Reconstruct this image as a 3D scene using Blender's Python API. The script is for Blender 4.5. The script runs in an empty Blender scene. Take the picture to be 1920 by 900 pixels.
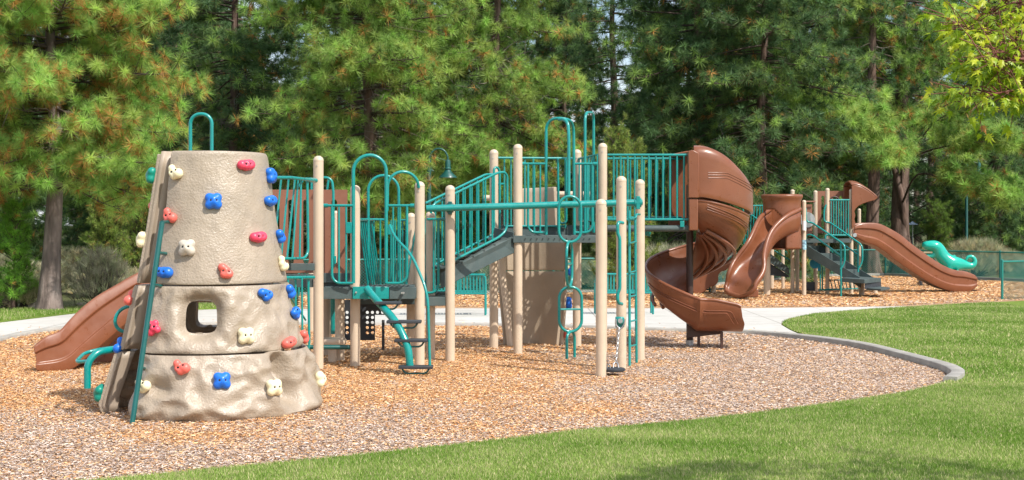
import bpy, bmesh, math, random
import numpy as np
from mathutils import Vector, Matrix
PI = math.pi
R = math.radians

# ------------------------------------------------------------------ camera, sky, sun
F, H, HOR = 2600.0, 1.82, 420.0            # focal length in photo pixels, eye height, horizon row
sc = bpy.context.scene
C = sc.collection
cam_d = bpy.data.cameras.new("camera")
cam = bpy.data.objects.new("camera", cam_d)
C.objects.link(cam)
cam.location = (0, 0, H)
cam.rotation_euler = (PI / 2, 0, 0)
cam_d.sensor_width = 36
cam_d.lens = F / 1920 * 36
cam_d.shift_y = -30 / 1920
cam_d.clip_start = 0.1
cam_d.clip_end = 4000
sc.camera = cam
SUN_AZ, SUN_EL = R(134), R(49)
SUN = Vector((math.sin(SUN_AZ) * math.cos(SUN_EL), math.cos(SUN_AZ) * math.cos(SUN_EL), math.sin(SUN_EL)))
w = bpy.data.worlds.new("World")
sc.world = w
w.use_nodes = True
nt = w.node_tree
nt.nodes.clear()
sky = nt.nodes.new("ShaderNodeTexSky")
sky.sky_type = 'NISHITA'
sky.sun_disc = False
sky.sun_elevation = SUN_EL
sky.sun_rotation = SUN_AZ
sky.dust_density = 1.5
tc = nt.nodes.new("ShaderNodeTexCoord")
cn = nt.nodes.new("ShaderNodeTexNoise")
cn.inputs["Scale"].default_value = 3.0
cn.inputs["Detail"].default_value = 6
cr = nt.nodes.new("ShaderNodeValToRGB")
cr.color_ramp.elements[0].position = 0.45
cr.color_ramp.elements[1].position = 0.62
mx = nt.nodes.new("ShaderNodeMix")
mx.data_type = 'RGBA'
mx.inputs["B"].default_value = (9, 9.3, 10, 1)
bg = nt.nodes.new("ShaderNodeBackground")
bg.inputs["Strength"].default_value = 0.145
wo = nt.nodes.new("ShaderNodeOutputWorld")
nt.links.new(tc.outputs["Generated"], cn.inputs["Vector"])
nt.links.new(cn.outputs["Fac"], cr.inputs["Fac"])
nt.links.new(cr.outputs["Color"], mx.inputs["Factor"])
nt.links.new(sky.outputs["Color"], mx.inputs["A"])
nt.links.new(mx.outputs["Result"], bg.inputs["Color"])
nt.links.new(bg.outputs["Background"], wo.inputs["Surface"])
ld = bpy.data.lights.new("sun", 'SUN')
ld.energy = 4.6
ld.angle = R(0.53)
ld.color = (1, 0.955, 0.88)
lo = bpy.data.objects.new("sun", ld)
C.objects.link(lo)
lo.rotation_euler = SUN.to_track_quat('Z', 'Y').to_euler()
sc.view_settings.view_transform = 'Standard'
sc.view_settings.look = 'None'
sc.view_settings.gamma = 1
sc.view_settings.exposure = 0.36
sc.view_settings.use_curve_mapping = False
sc.render.engine = 'CYCLES'
sc.cycles.max_bounces = 8
sc.cycles.transparent_max_bounces = 12

# ------------------------------------------------------------------ helpers
def G(px, py, z=0.0):
    """ground point (height z) seen at photo pixel px,py"""
    Y = F * (H - z) / (py - HOR)
    return Vector(((px - 960) / F * Y, Y, z))
def W(px, py, Y):
    """point at depth Y seen at photo pixel px,py"""
    return Vector(((px - 960) / F * Y, Y, H - (py - HOR) / F * Y))
def YB(py):
    return F * H / (py - HOR)

def tag(o, label=None, cat=None, group=None, kind=None):
    if label: o['label'] = label
    if cat: o['category'] = cat
    if group: o['group'] = group
    if kind: o['kind'] = kind
    return o
def thing(name, label, cat, loc=(0, 0, 0), group=None, rz=0):
    o = bpy.data.objects.new(name, None)
    C.objects.link(o)
    o.location = loc
    o.rotation_euler.z = rz
    o.empty_display_size = 0.2
    tag(o, label, cat, group)
    o['L'] = tuple(loc)
    return o
def children(o):
    return [c for c in bpy.data.objects if c.parent == o]
def copy_tree(o, parent=None):
    c = o.copy()
    C.objects.link(c)
    c.parent = parent
    for ch in children(o):
        copy_tree(ch, c)
    return c

def fillet(pts, r=0.08, n=7, closed=False):
    """round every corner with a true arc whose tangent length is at most r"""
    pts = [Vector(p) for p in pts]
    out = []
    N = len(pts)
    for i, p in enumerate(pts):
        if not closed and (i == 0 or i == N - 1):
            out.append(p)
            continue
        a, b = pts[i - 1], pts[(i + 1) % N]
        da, db = (a - p), (b - p)
        la, lb = da.length, db.length
        da, db = da / la, db / lb
        ka = 0.98 if (i == 1 and not closed) else 0.5
        kb = 0.98 if (i == N - 2 and not closed) else 0.5
        k = min(r, la * ka, lb * kb)
        ang = da.angle(db)
        if ang > 3.0 or ang < 0.05:
            out.append(p)
            continue
        rad = k * math.tan(ang / 2)
        bis = (da + db).normalized()
        c = p + bis * (rad / math.sin(ang / 2))
        u = (p + da * k) - c
        v = (p + db * k) - c
        tot = u.angle(v)
        for j in range(n + 1):
            t = j / n
            out.append(c + (u * math.sin((1 - t) * tot) + v * math.sin(t * tot)) / math.sin(tot))
    return out
def smooth_curve(pts, n=6):
    """Catmull-Rom through the points"""
    pts = [Vector(p) for p in pts]
    P = [pts[0] * 2 - pts[1]] + pts + [pts[-1] * 2 - pts[-2]]
    out = []
    for i in range(1, len(P) - 2):
        for j in range(n):
            t = j / n
            a, b, c, d = P[i - 1], P[i], P[i + 1], P[i + 2]
            out.append(0.5 * ((2 * b) + (c - a) * t + (2 * a - 5 * b + 4 * c - d) * t * t + (3 * b - a - 3 * c + d) * t ** 3))
    out.append(P[-2])
    return out

class MB:
    def __init__(s):
        s.v = []
        s.f = []
    def add(s, vs, fs):
        k = len(s.v)
        s.v += [tuple(x) for x in vs]
        s.f += [tuple(i + k for i in f) for f in fs]
        return s
    def box(s, c, size, rz=0, M=None):
        c = Vector(c)
        hx, hy, hz = size[0] / 2, size[1] / 2, size[2] / 2
        rot = M if M else Matrix.Rotation(rz, 3, 'Z')
        vs = [c + rot @ Vector((x * hx, y * hy, z * hz)) for x in (-1, 1) for y in (-1, 1) for z in (-1, 1)]
        return s.add(vs, [(0, 1, 3, 2), (4, 6, 7, 5), (0, 4, 5, 1), (2, 3, 7, 6), (0, 2, 6, 4), (1, 5, 7, 3)])
    def beam(s, a, b, w, h):
        """box from a to b, w wide horizontally, h tall"""
        a, b = Vector(a), Vector(b)
        d = (b - a)
        L = d.length
        d /= L
        side = d.cross(Vector((0, 0, 1)))
        side = side.normalized() if side.length > 1e-4 else Vector((1, 0, 0))
        up = side.cross(d)
        M = Matrix((d, side, up)).transposed()
        return s.box((a + b) / 2, (L, w, h), M=M)
    def tube(s, pts, r, seg=10, closed=False, cap=True):
        pts = [Vector(p) for p in pts]
        N = len(pts)
        rr = r if isinstance(r, (list, tuple)) else [r] * N
        tang = []
        for i in range(N):
            if closed:
                t = pts[(i + 1) % N] - pts[i - 1]
            else:
                t = pts[min(i + 1, N - 1)] - pts[max(i - 1, 0)]
            tang.append(t.normalized())
        t0 = tang[0]
        u = t0.cross(Vector((0, 0, 1)))
        if u.length < 0.1: u = t0.cross(Vector((0, 1, 0)))
        u.normalize()
        vs, fs = [], []
        for i in range(N):
            t = tang[i]
            u = (u - t * u.dot(t)).normalized()
            q = t.cross(u)
            for k in range(seg):
                a = 2 * PI * k / seg
                vs.append(pts[i] + (u * math.cos(a) + q * math.sin(a)) * rr[i])
        for i in range(N if closed else N - 1):
            j = (i + 1) % N
            for k in range(seg):
                m = (k + 1) % seg
                fs.append((i * seg + k, i * seg + m, j * seg + m, j * seg + k))
        if cap and not closed:
            fs.append(tuple(range(seg))[::-1])
            fs.append(tuple((N - 1) * seg + k for k in range(seg)))
        return s.add(vs, fs)
    def cyl(s, a, b, r, seg=16):
        return s.tube([a, b], r, seg)
    def lathe(s, c, prof, seg=24, M=None):
        """prof = [(r,z)] about the Z axis at c"""
        c = Vector(c)
        vs, fs = [], []
        for (r, z) in prof:
            for k in range(seg):
                a = 2 * PI * k / seg
                q = Vector((r * math.cos(a), r * math.sin(a), z))
                if M: q = M @ q
                vs.append(c + q)
        n = len(prof)
        for i in range(n - 1):
            for k in range(seg):
                m = (k + 1) % seg
                fs.append((i * seg + k, i * seg + m, (i + 1) * seg + m, (i + 1) * seg + k))
        fs.append(tuple(range(seg))[::-1])
        fs.append(tuple((n - 1) * seg + k for k in range(seg)))
        return s.add(vs, fs)
    def prism(s, poly, ext):
        """polygon (3-d points) pushed along ext"""
        n = len(poly)
        ext = Vector(ext)
        vs = [Vector(p) for p in poly] + [Vector(p) + ext for p in poly]
        fs = [tuple(range(n)), tuple(range(n, 2 * n))[::-1]]
        for i in range(n):
            j = (i + 1) % n
            fs.append((j, i, i + n, j + n))
        return s.add(vs, fs)
    def grid(s, rows, closed_v=False):
        n, m = len(rows), len(rows[0])
        vs = [p for r_ in rows for p in r_]
        fs = []
        for i in range(n - 1):
            for j in range(m if closed_v else m - 1):
                k = (j + 1) % m
                fs.append((i * m + j, i * m + k, (i + 1) * m + k, (i + 1) * m + j))
        return s.add(vs, fs)
    def build(s, name, mat, parent=None, smooth=40, bevel=0, solid=0, sub=0, fix=True, offset=-1):
        root = parent
        while root is not None and root.parent: root = root.parent
        L = Vector(root['L']) if root is not None and 'L' in root else Vector((0, 0, 0))
        me = bpy.data.meshes.new(name)
        me.from_pydata([tuple(Vector(v) - L) for v in s.v], [], s.f)
        if fix:
            bm = bmesh.new()
            bm.from_mesh(me)
            bmesh.ops.recalc_face_normals(bm, faces=bm.faces)
            bm.to_mesh(me)
            bm.free()
        me.materials.append(mat)
        if smooth:
            me.polygons.foreach_set('use_smooth', [True] * len(me.polygons))
            me.set_sharp_from_angle(angle=R(smooth))
        o = bpy.data.objects.new(name, me)
        C.objects.link(o)
        if parent is not None: o.parent = parent
        if sub:
            m = o.modifiers.new('sub', 'SUBSURF'); m.levels = sub; m.render_levels = sub
        if solid:
            m = o.modifiers.new('solid', 'SOLIDIFY'); m.thickness = solid; m.offset = offset
        if bevel:
            m = o.modifiers.new('bevel', 'BEVEL'); m.width = bevel; m.segments = 2; m.limit_method = 'ANGLE'; m.angle_limit = R(35)
        return o

# ------------------------------------------------------------------ materials
MATS = {}
def ramp(nt, stops):
    n = nt.nodes.new("ShaderNodeValToRGB")
    e = n.color_ramp.elements
    while len(e) < len(stops): e.new(0.5)
    for i, (p, c) in enumerate(stops):
        e[i].position = p
        e[i].color = (c[0], c[1], c[2], 1)
    return n
def mat(name, col, rough=0.5, spec=0.5, var=0.12, vscale=3.0, bump=0.0, bscale=40.0, bdet=4, coat=0.0, metal=0.0, dirt=None, dscale=1.2, bdist=0.01):
    m = bpy.data.materials.new(name)
    m.use_nodes = True
    nt = m.node_tree
    b = nt.nodes["Principled BSDF"]
    b.inputs["Roughness"].default_value = rough
    b.inputs["Specular IOR Level"].default_value = spec
    b.inputs["Metallic"].default_value = metal
    b.inputs["Coat Weight"].default_value = coat
    b.inputs["Coat Roughness"].default_value = 0.15
    tc = nt.nodes.new("ShaderNodeTexCoord")
    n1 = nt.nodes.new("ShaderNodeTexNoise")
    n1.inputs["Scale"].default_value = vscale
    n1.inputs["Detail"].default_value = 6
    nt.links.new(tc.outputs["Object"], n1.inputs["Vector"])
    c0 = [x * (1 - var) for x in col]
    c1 = [min(1, x * (1 + var)) for x in col]
    rp = ramp(nt, [(0.35, c0), (0.65, c1)])
    nt.links.new(n1.outputs["Fac"], rp.inputs["Fac"])
    out = rp.outputs["Color"]
    if dirt:
        n3 = nt.nodes.new("ShaderNodeTexNoise")
        n3.inputs["Scale"].default_value = dscale
        n3.inputs["Detail"].default_value = 8
        n3.inputs["Roughness"].default_value = 0.65
        nt.links.new(tc.outputs["Object"], n3.inputs["Vector"])
        r3 = ramp(nt, [(0.5, (0, 0, 0)), (0.75, (0.7, 0.7, 0.7))])
        nt.links.new(n3.outputs["Fac"], r3.inputs["Fac"])
        mm = nt.nodes.new("ShaderNodeMix")
        mm.data_type = 'RGBA'
        mm.inputs["B"].default_value = (*dirt, 1)
        nt.links.new(r3.outputs["Color"], mm.inputs["Factor"])
        nt.links.new(out, mm.inputs["A"])
        out = mm.outputs["Result"]
    nt.links.new(out, b.inputs["Base Color"])
    rr = ramp(nt, [(0.3, (rough * 0.75,) * 3), (0.7, (min(1, rough * 1.3),) * 3)])
    n2 = nt.nodes.new("ShaderNodeTexNoise")
    n2.inputs["Scale"].default_value = vscale * 4
    n2.inputs["Detail"].default_value = 5
    nt.links.new(tc.outputs["Object"], n2.inputs["Vector"])
    nt.links.new(n2.outputs["Fac"], rr.inputs["Fac"])
    nt.links.new(rr.outputs["Color"], b.inputs["Roughness"])
    if bump:
        nb = nt.nodes.new("ShaderNodeTexNoise")
        nb.inputs["Scale"].default_value = bscale
        nb.inputs["Detail"].default_value = bdet
        nt.links.new(tc.outputs["Object"], nb.inputs["Vector"])
        bp = nt.nodes.new("ShaderNodeBump")
        bp.inputs["Strength"].default_value = bump
        bp.inputs["Distance"].default_value = bdist
        nt.links.new(nb.outputs["Fac"], bp.inputs["Height"])
        nt.links.new(bp.outputs["Normal"], b.inputs["Normal"])
    MATS[name] = m
    return m
def foliage_mat(name, rough=0.5, trans=0.3, spec=0.3):
    m = bpy.data.materials.new(name)
    m.use_nodes = True
    nt = m.node_tree
    b = nt.nodes["Principled BSDF"]
    b.inputs["Roughness"].default_value = rough
    b.inputs["Specular IOR Level"].default_value = spec
    a = nt.nodes.new("ShaderNodeAttribute")
    a.attribute_name = 'col'
    nt.links.new(a.outputs["Color"], b.inputs["Base Color"])
    if trans:
        t = nt.nodes.new("ShaderNodeBsdfTranslucent")
        nt.links.new(a.outputs["Color"], t.inputs["Color"])
        ms = nt.nodes.new("ShaderNodeMixShader")
        ms.inputs["Fac"].default_value = trans
        nt.links.new(b.outputs["BSDF"], ms.inputs[1])
        nt.links.new(t.outputs["BSDF"], ms.inputs[2])
        nt.links.new(ms.outputs["Shader"], nt.nodes["Material Output"].inputs["Surface"])
    return m

TEAL = mat('teal_paint', (0.0, 0.225, 0.205), rough=0.3, coat=0.3, var=0.08, vscale=5)
TEALD = mat('shaded_teal_paint', (0.0, 0.085, 0.078), rough=0.36, coat=0.2, var=0.1, vscale=5)  # same teal, with shade put into the colour for shaded parts
LAMPG = mat('lamp_green_paint', (0.006, 0.075, 0.065), rough=0.4, coat=0.2)
POST = mat('tan_post_paint', (0.54, 0.43, 0.315), rough=0.42, var=0.05, vscale=2, dirt=(0.45, 0.34, 0.24), dscale=2.5, bump=0.1, bscale=120)
ROCK = mat('tan_moulded_rock', (0.335, 0.272, 0.205), rough=0.38, spec=0.55, var=0.09, vscale=5, bump=0.65, bscale=50, bdet=9, dirt=(0.31, 0.245, 0.175), dscale=3, bdist=0.012)
ROCKF = mat('tan_moulded_flange', (0.325, 0.26, 0.195), rough=0.5, var=0.05, vscale=3, bump=0.1, bscale=30)
BROWN = mat('brown_plastic', (0.19, 0.064, 0.028), rough=0.34, spec=0.5, var=0.09, vscale=2.5, dirt=(0.225, 0.092, 0.048), dscale=2.2, bump=0.06, bscale=70)
BROWNP = mat('brown_panel', (0.235, 0.098, 0.057), rough=0.5, var=0.05, bump=0.1, bscale=90)
DBROWN = mat('dark_brown_steel', (0.05, 0.022, 0.015), rough=0.5, var=0.15)
DECK = mat('grey_deck', (0.052, 0.076, 0.074), rough=0.62, var=0.12, vscale=6, dirt=(0.085, 0.10, 0.095), dscale=5, bump=0.2, bscale=150)
STEP = mat('black_rubber', (0.03, 0.035, 0.042), rough=0.6, var=0.2)
STEEL = mat('galvanised_steel', (0.45, 0.46, 0.47), rough=0.4, metal=0.8)
BOLT = mat('bolt_steel', (0.5, 0.47, 0.44), rough=0.35, metal=0.7)
H_RED = mat('hold_coral', (0.72, 0.13, 0.10), rough=0.4, var=0.1, vscale=8)
H_PINK = mat('hold_pink', (0.74, 0.055, 0.11), rough=0.4, var=0.1, vscale=8)
H_BLUE = mat('hold_blue', (0.008, 0.14, 0.62), rough=0.38, var=0.12, vscale=8)
H_CREAM = mat('hold_cream', (0.78, 0.70, 0.45), rough=0.42, var=0.08, vscale=8)
H_GREY = mat('hold_pale_grey', (0.52, 0.46, 0.38), rough=0.45, var=0.12, vscale=8)
H_TEAL = mat('hold_teal', (0.0, 0.21, 0.15), rough=0.4, var=0.1, vscale=8)
BLACK = mat('dark_recess', (0.006, 0.006, 0.007), rough=0.7, var=0.1)
KERB = mat('concrete_kerb', (0.33, 0.31, 0.275), rough=0.85, var=0.15, vscale=4, bump=0.4, bscale=60, dirt=(0.24, 0.22, 0.19), dscale=3)
BARK = mat('pine_bark', (0.12, 0.078, 0.06), rough=0.9, spec=0.2, var=0.5, vscale=6, bump=1.0, bscale=9, bdet=8, dirt=(0.25, 0.19, 0.16), dscale=5, bdist=0.06)
TWIG = mat('grey_twig', (0.085, 0.065, 0.052), rough=0.9, spec=0.2, var=0.3, vscale=4)
def bark_stripes(m):
    nt = m.node_tree
    tc = [n for n in nt.nodes if n.type == 'TEX_COORD'][0]
    mp = nt.nodes.new("ShaderNodeMapping")
    mp.inputs["Scale"].default_value = (1, 1, 0.22)
    nt.links.new(tc.outputs["Object"], mp.inputs["Vector"])
    for n in nt.nodes:
        if n.type == 'TEX_NOISE':
            nt.links.new(mp.outputs["Vector"], n.inputs["Vector"])
bark_stripes(BARK)
NEEDLE = foliage_mat('pine_needles', 0.5, 0.45, 0.35)
LEAF = foliage_mat('leaf', 0.4, 0.45, 0.4)
GRASSM = foliage_mat('grass_blades', 0.6, 0.3, 0.2)
CHIPM = foliage_mat('wood_chips', 0.85, 0.0, 0.1)

def ground_mat(name, stops, scale, stops2=None, bump=0.5, bscale=30, dist=0.02, big=0.3):
    m = bpy.data.materials.new(name)
    m.use_nodes = True
    nt = m.node_tree
    b = nt.nodes["Principled BSDF"]
    b.inputs["Roughness"].default_value = 0.9
    b.inputs["Specular IOR Level"].default_value = 0.15
    tc = nt.nodes.new("ShaderNodeTexCoord")
    n = nt.nodes.new("ShaderNodeTexNoise")
    n.inputs["Scale"].default_value = scale
    n.inputs["Detail"].default_value = 10
    n.inputs["Roughness"].default_value = 0.7
    nt.links.new(tc.outputs["Object"], n.inputs["Vector"])
    r1 = ramp(nt, stops)
    nt.links.new(n.outputs["Fac"], r1.inputs["Fac"])
    out = r1.outputs["Color"]
    if stops2:
        n2 = nt.nodes.new("ShaderNodeTexNoise")
        n2.inputs["Scale"].default_value = big
        n2.inputs["Detail"].default_value = 5
        nt.links.new(tc.outputs["Object"], n2.inputs["Vector"])
        r2 = ramp(nt, stops2)
        nt.links.new(n2.outputs["Fac"], r2.inputs["Fac"])
        mm = nt.nodes.new("ShaderNodeMix")
        mm.data_type = 'RGBA'
        mm.blend_type = 'MULTIPLY'
        mm.inputs["Factor"].default_value = 1
        nt.links.new(out, mm.inputs["A"])
        nt.links.new(r2.outputs["Color"], mm.inputs["B"])
        out = mm.outputs["Result"]
    nt.links.new(out, b.inputs["Base Color"])
    nb = nt.nodes.new("ShaderNodeTexNoise")
    nb.inputs["Scale"].default_value = bscale
    nb.inputs["Detail"].default_value = 8
    nt.links.new(tc.outputs["Object"], nb.inputs["Vector"])
    bp = nt.nodes.new("ShaderNodeBump")
    bp.inputs["Strength"].default_value = bump
    bp.inputs["Distance"].default_value = dist
    nt.links.new(nb.outputs["Fac"], bp.inputs["Height"])
    nt.links.new(bp.outputs["Normal"], b.inputs["Normal"])
    return m
M_GROUND = ground_mat('dry_forest_ground', [(0.3, (0.06, 0.085, 0.025)), (0.5, (0.11, 0.12, 0.045)), (0.7, (0.17, 0.14, 0.08))], 2.5, [(0.35, (0.6, 0.6, 0.6)), (0.65, (1, 1, 1))], 0.6, 12, 0.05)
M_LAWN = ground_mat('lawn_soil', [(0.3, (0.13, 0.20, 0.03)), (0.5, (0.16, 0.25, 0.04)), (0.7, (0.25, 0.29, 0.08))], 14, [(0.35, (0.8, 0.8, 0.75)), (0.65, (1.1, 1.05, 1))], 1.0, 60, 0.03)
M_CHIP = ground_mat('chip_bed', [(0.3, (0.22, 0.125, 0.065)), (0.5, (0.40, 0.25, 0.15)), (0.7, (0.55, 0.40, 0.27))], 26, None, 1.0, 35, 0.03)
M_PATH = ground_mat('pale_concrete', [(0.3, (0.46, 0.44, 0.40)), (0.7, (0.56, 0.54, 0.50))], 3, [(0.4, (0.9, 0.9, 0.9)), (0.6, (1, 1, 1))], 0.2, 50, 0.005)
def add_joints(m):
    nt = m.node_tree
    b = nt.nodes["Principled BSDF"]
    src = b.inputs["Base Color"].links[0].from_socket
    tc = [n for n in nt.nodes if n.type == 'TEX_COORD'][0]
    br = nt.nodes.new("ShaderNodeTexBrick")
    br.offset = 0.0
    br.inputs["Scale"].default_value = 1.0
    br.inputs["Brick Width"].default_value = 1.6
    br.inputs["Row Height"].default_value = 1.9
    br.inputs["Mortar Size"].default_value = 0.012
    br.inputs["Color1"].default_value = (1, 1, 1, 1)
    br.inputs["Color2"].default_value = (0.93, 0.93, 0.93, 1)
    br.inputs["Mortar"].default_value = (0.55, 0.53, 0.5, 1)
    nt.links.new(tc.outputs["Object"], br.inputs["Vector"])
    mm = nt.nodes.new("ShaderNodeMix")
    mm.data_type = 'RGBA'
    mm.blend_type = 'MULTIPLY'
    mm.inputs["Factor"].default_value = 1
    nt.links.new(src, mm.inputs["A"])
    nt.links.new(br.outputs["Color"], mm.inputs["B"])
    nt.links.new(mm.outputs["Result"], b.inputs["Base Color"])
add_joints(M_PATH)
M_WATER = mat('lake_water', (0.25, 0.33, 0.42), rough=0.25, var=0.1)

# ------------------------------------------------------------------ ground
def sheet(name, pts, m, z=None, kind='structure', skirt=0.0):
    b = MB()
    pts = [Vector(p) for p in pts]
    n = len(pts)
    b.add(pts, [tuple(range(n))])
    if skirt:
        low = [p - Vector((0, 0, skirt)) for p in pts]
        k = n
        b.v += [tuple(p) for p in low]
        for i in range(n):
            j = (i + 1) % n
            b.f.append((i, j, k + j, k + i))
    o = b.build(name, m, smooth=0)
    me = o.data
    if me.polygons[0].normal.z < 0:
        me.flip_normals()
    tag(o, kind=kind)
    return o
sheet('ground', [(-900, -200, -0.06), (900, -200, -0.06), (900, 1500, -0.06), (-900, 1500, -0.06)], M_GROUND)
sheet('woodchip_bed', [(-14, 6, 0), (13, 6, 0), (13, 25.5, 0), (-14, 25.5, 0)], M_CHIP, skirt=0.05)
ZL = 0.035
LAWN_PX = [(-500, 968), (190, 899), (365, 882), (583, 862), (892, 829.6), (1074, 807.7), (1300, 787.7), (1412, 775), (1582, 752.7), (1696, 735.7), (1764, 719), (1790, 708), (1803, 698), (1782, 684.7), (1752, 673), (1677, 656), (1601, 641), (1529, 631.8), (1507, 626), (1483, 617.5), (1468, 609), (1468, 603), (1480, 597.8), (1526, 588), (1631, 579.5), (1760, 572), (1880, 565.5), (2050, 558)]
lawn_pts = [G(x, y, ZL) for x, y in LAWN_PX] + [Vector((24, 30, ZL)), Vector((24, -6, ZL)), Vector((-10, -6, ZL)), Vector((-10, 7.5, ZL))]
sheet('lawn', lawn_pts, M_LAWN, skirt=0.08)
KB = [(-260, 720), (0, 641), (130, 618), (300, 612), (560, 610), (880, 612), (1060, 615), (1210, 620.5), (1300, 623), (1400, 627), (1500, 637), (1601, 652), (1677, 671), (1752, 692), (1776, 702), (1782, 710), (1768, 719)]
kline = smooth_curve([G(x, y, 0) for x, y in KB], 8)
path_top = [(2100, 570), (1880, 569), (1631, 577), (1400, 578), (1200, 578), (840, 578), (400, 580), (140, 588), (0, 605), (-300, 640)]
inner = []
for i, p in enumerate(kline):
    t = (kline[min(i + 1, len(kline) - 1)] - kline[max(i - 1, 0)]).normalized()
    nrm = Vector((-t.y, t.x, 0))
    inner.append(p + nrm * 0.16)
kt = []
for i in range(len(kline)):
    zt = 0.055 + 0.045 * min(1, max(0, (kline[i].x - 3) / 3))
    a, b_ = kline[i], inner[i]
    kt.append([Vector((a.x, a.y, -0.05)), Vector((a.x, a.y, zt - 0.012)), Vector((a.x, a.y, zt)) + (b_ - a) * 0.08, Vector((b_.x, b_.y, zt)), Vector((b_.x, b_.y, -0.05))])
MBk = MB()
MBk.grid(kt)
MBk.f.append(tuple(range(4, -1, -1)))
n_ = len(MBk.v)
MBk.f.append(tuple(range(n_ - 5, n_)))
tag(MBk.build('kerb', KERB, smooth=50), kind='structure')
path_in = [Vector((p.x, p.y, 0.045)) for p in inner if p.x / p.y * F + 960 < 1500]
tip = [G(x, y, 0.045) for x, y in [(1512, 632), (1500, 627), (1481, 618.5), (1465, 609), (1465, 602), (1480, 596), (1526, 587), (1631, 578), (1700, 574)]]
sheet('path', path_in + tip + [G(x, y, 0.045) for x, y in path_top[3:]], M_PATH, skirt=0.06)
# thin sawn joints across the path
sheet('woodchip_bed_far', [G(x, y, 0.03) for x, y in [(560, 578.5), (560, 556), (840, 552), (1210, 549), (1400, 531), (1560, 519.5), (1660, 519), (1875, 529), (2100, 540), (2100, 566), (1880, 565.5), (1760, 571.5), (1631, 578.5), (1400, 578.5), (840, 578.5)]], M_CHIP, skirt=0.05)
sheet('lawn_verge', [G(x, y, 0.02) for x, y in [(-300, 637), (0, 604), (140, 587), (400, 579), (560, 578), (560, 573), (400, 572), (140, 577), (0, 583), (-300, 600)]], M_LAWN, skirt=0.05)
0 and sheet('lake', [(-160, 75, -0.03), (10, 75, -0.03), (60, 600, -0.03), (-400, 600, -0.03)], M_WATER)

def in_poly(X, Y, poly):
    ins = np.zeros(len(X), bool)
    n = len(poly)
    for i in range(n):
        x0, y0 = poly[i][0], poly[i][1]
        x1, y1 = poly[(i + 1) % n][0], poly[(i + 1) % n][1]
        c = ((y0 > Y) != (y1 > Y))
        with np.errstate(divide='ignore', invalid='ignore'):
            xi = (x1 - x0) * (Y - y0) / (y1 - y0 + 1e-12) + x0
        ins ^= c & (X < xi)
    return ins

def mesh_np(name, V, nper, col, m, parent=None, L=(0, 0, 0)):
    """V (N*nper,3) unshared polygon corners, col (N*nper,3)"""
    N = len(V) // nper
    me = bpy.data.meshes.new(name)
    me.vertices.add(len(V))
    me.vertices.foreach_set('co', (V - np.array(L)).astype(np.float32).ravel())
    me.loops.add(len(V))
    me.loops.foreach_set('vertex_index', np.arange(len(V), dtype=np.int32))
    me.polygons.add(N)
    me.polygons.foreach_set('loop_start', (np.arange(N) * nper).astype(np.int32))
    at = me.color_attributes.new('col', 'FLOAT_COLOR', 'POINT')
    cc = np.ones((len(V), 4), np.float32)
    cc[:, :3] = col
    at.data.foreach_set('color', cc.ravel())
    me.update(calc_edges=True)
    me.materials.append(m)
    o = bpy.data.objects.new(name, me)
    C.objects.link(o)
    if parent is not None: o.parent = parent
    return o

rg = np.random.default_rng(7)
def vnoise(X, Y, s, seed=0):
    """cheap smooth value noise 0..1"""
    r_ = np.random.default_rng(seed)
    T = r_.random((64, 64))
    x, y = X / s, Y / s
    xi, yi = np.floor(x).astype(int), np.floor(y).astype(int)
    fx, fy = x - xi, y - yi
    fx, fy = fx * fx * (3 - 2 * fx), fy * fy * (3 - 2 * fy)
    g = lambda a, b: T[a % 64, b % 64]
    return (g(xi, yi) * (1 - fx) * (1 - fy) + g(xi + 1, yi) * fx * (1 - fy) + g(xi, yi + 1) * (1 - fx) * fy + g(xi + 1, yi + 1) * fx * fy)
def visible(X, Y, pad=2.2):
    return (np.abs(X) < Y * 960 / F + pad)

def chips(name, n, x0, x1, y0, y1, keep, size, z0, zone, seed):
    r_ = np.random.default_rng(seed)
    Y = r_.uniform(y0, y1, n); X = r_.uniform(x0, x1, n)
    k = keep(X, Y) & visible(X, Y)
    X, Y = X[k], Y[k]
    n = len(X)
    a = r_.uniform(0, PI, n)
    L = r_.uniform(0.4, 1.2, n) * size
    Wd = r_.uniform(0.18, 0.38, n) * size
    tl = r_.normal(0, 0.14, n); tw = r_.normal(0, 0.28, n)
    d = np.stack([np.cos(a) * np.cos(tl), np.sin(a) * np.cos(tl), np.sin(tl)], 1)
    s_ = np.stack([-np.sin(a) * np.cos(tw), np.cos(a) * np.cos(tw), np.sin(tw)], 1)
    Pc = np.stack([X, Y, z0 + r_.uniform(0.002, 0.02, n)], 1)
    V = np.empty((n, 4, 3))
    for i, (u, v) in enumerate([(-1, -1), (1, -0.7), (1, 0.7), (-1, 1)]):
        V[:, i] = Pc + d * (L / 2 * u)[:, None] + s_ * (Wd / 2 * v)[:, None]
    g = np.clip(zone(X, Y) + r_.normal(0, 0.16, n), 0, 1)
    pal_o = np.array([(0.60, 0.33, 0.14), (0.50, 0.235, 0.085), (0.66, 0.41, 0.20), (0.42, 0.20, 0.08), (0.32, 0.155, 0.07), (0.68, 0.49, 0.30)])
    pal_g = np.array([(0.38, 0.30, 0.245), (0.48, 0.39, 0.33), (0.29, 0.22, 0.18), (0.58, 0.49, 0.42), (0.22, 0.165, 0.14), (0.50, 0.32, 0.18)])
    pick = r_.integers(0, 6, n)
    use_g = r_.random(n) < g
    col = np.where(use_g[:, None], pal_g[pick], pal_o[pick])
    col = np.clip(col * r_.uniform(0.98, 1.42, n)[:, None], 0, 0.85)
    o = mesh_np(name, V.reshape(-1, 3), 4, np.repeat(col, 4, axis=0), CHIPM)
    return tag(o, 'loose orange and grey wood chips covering the play area', 'wood chips', kind='stuff')
lp = [(p.x, p.y) for p in lawn_pts]
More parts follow.
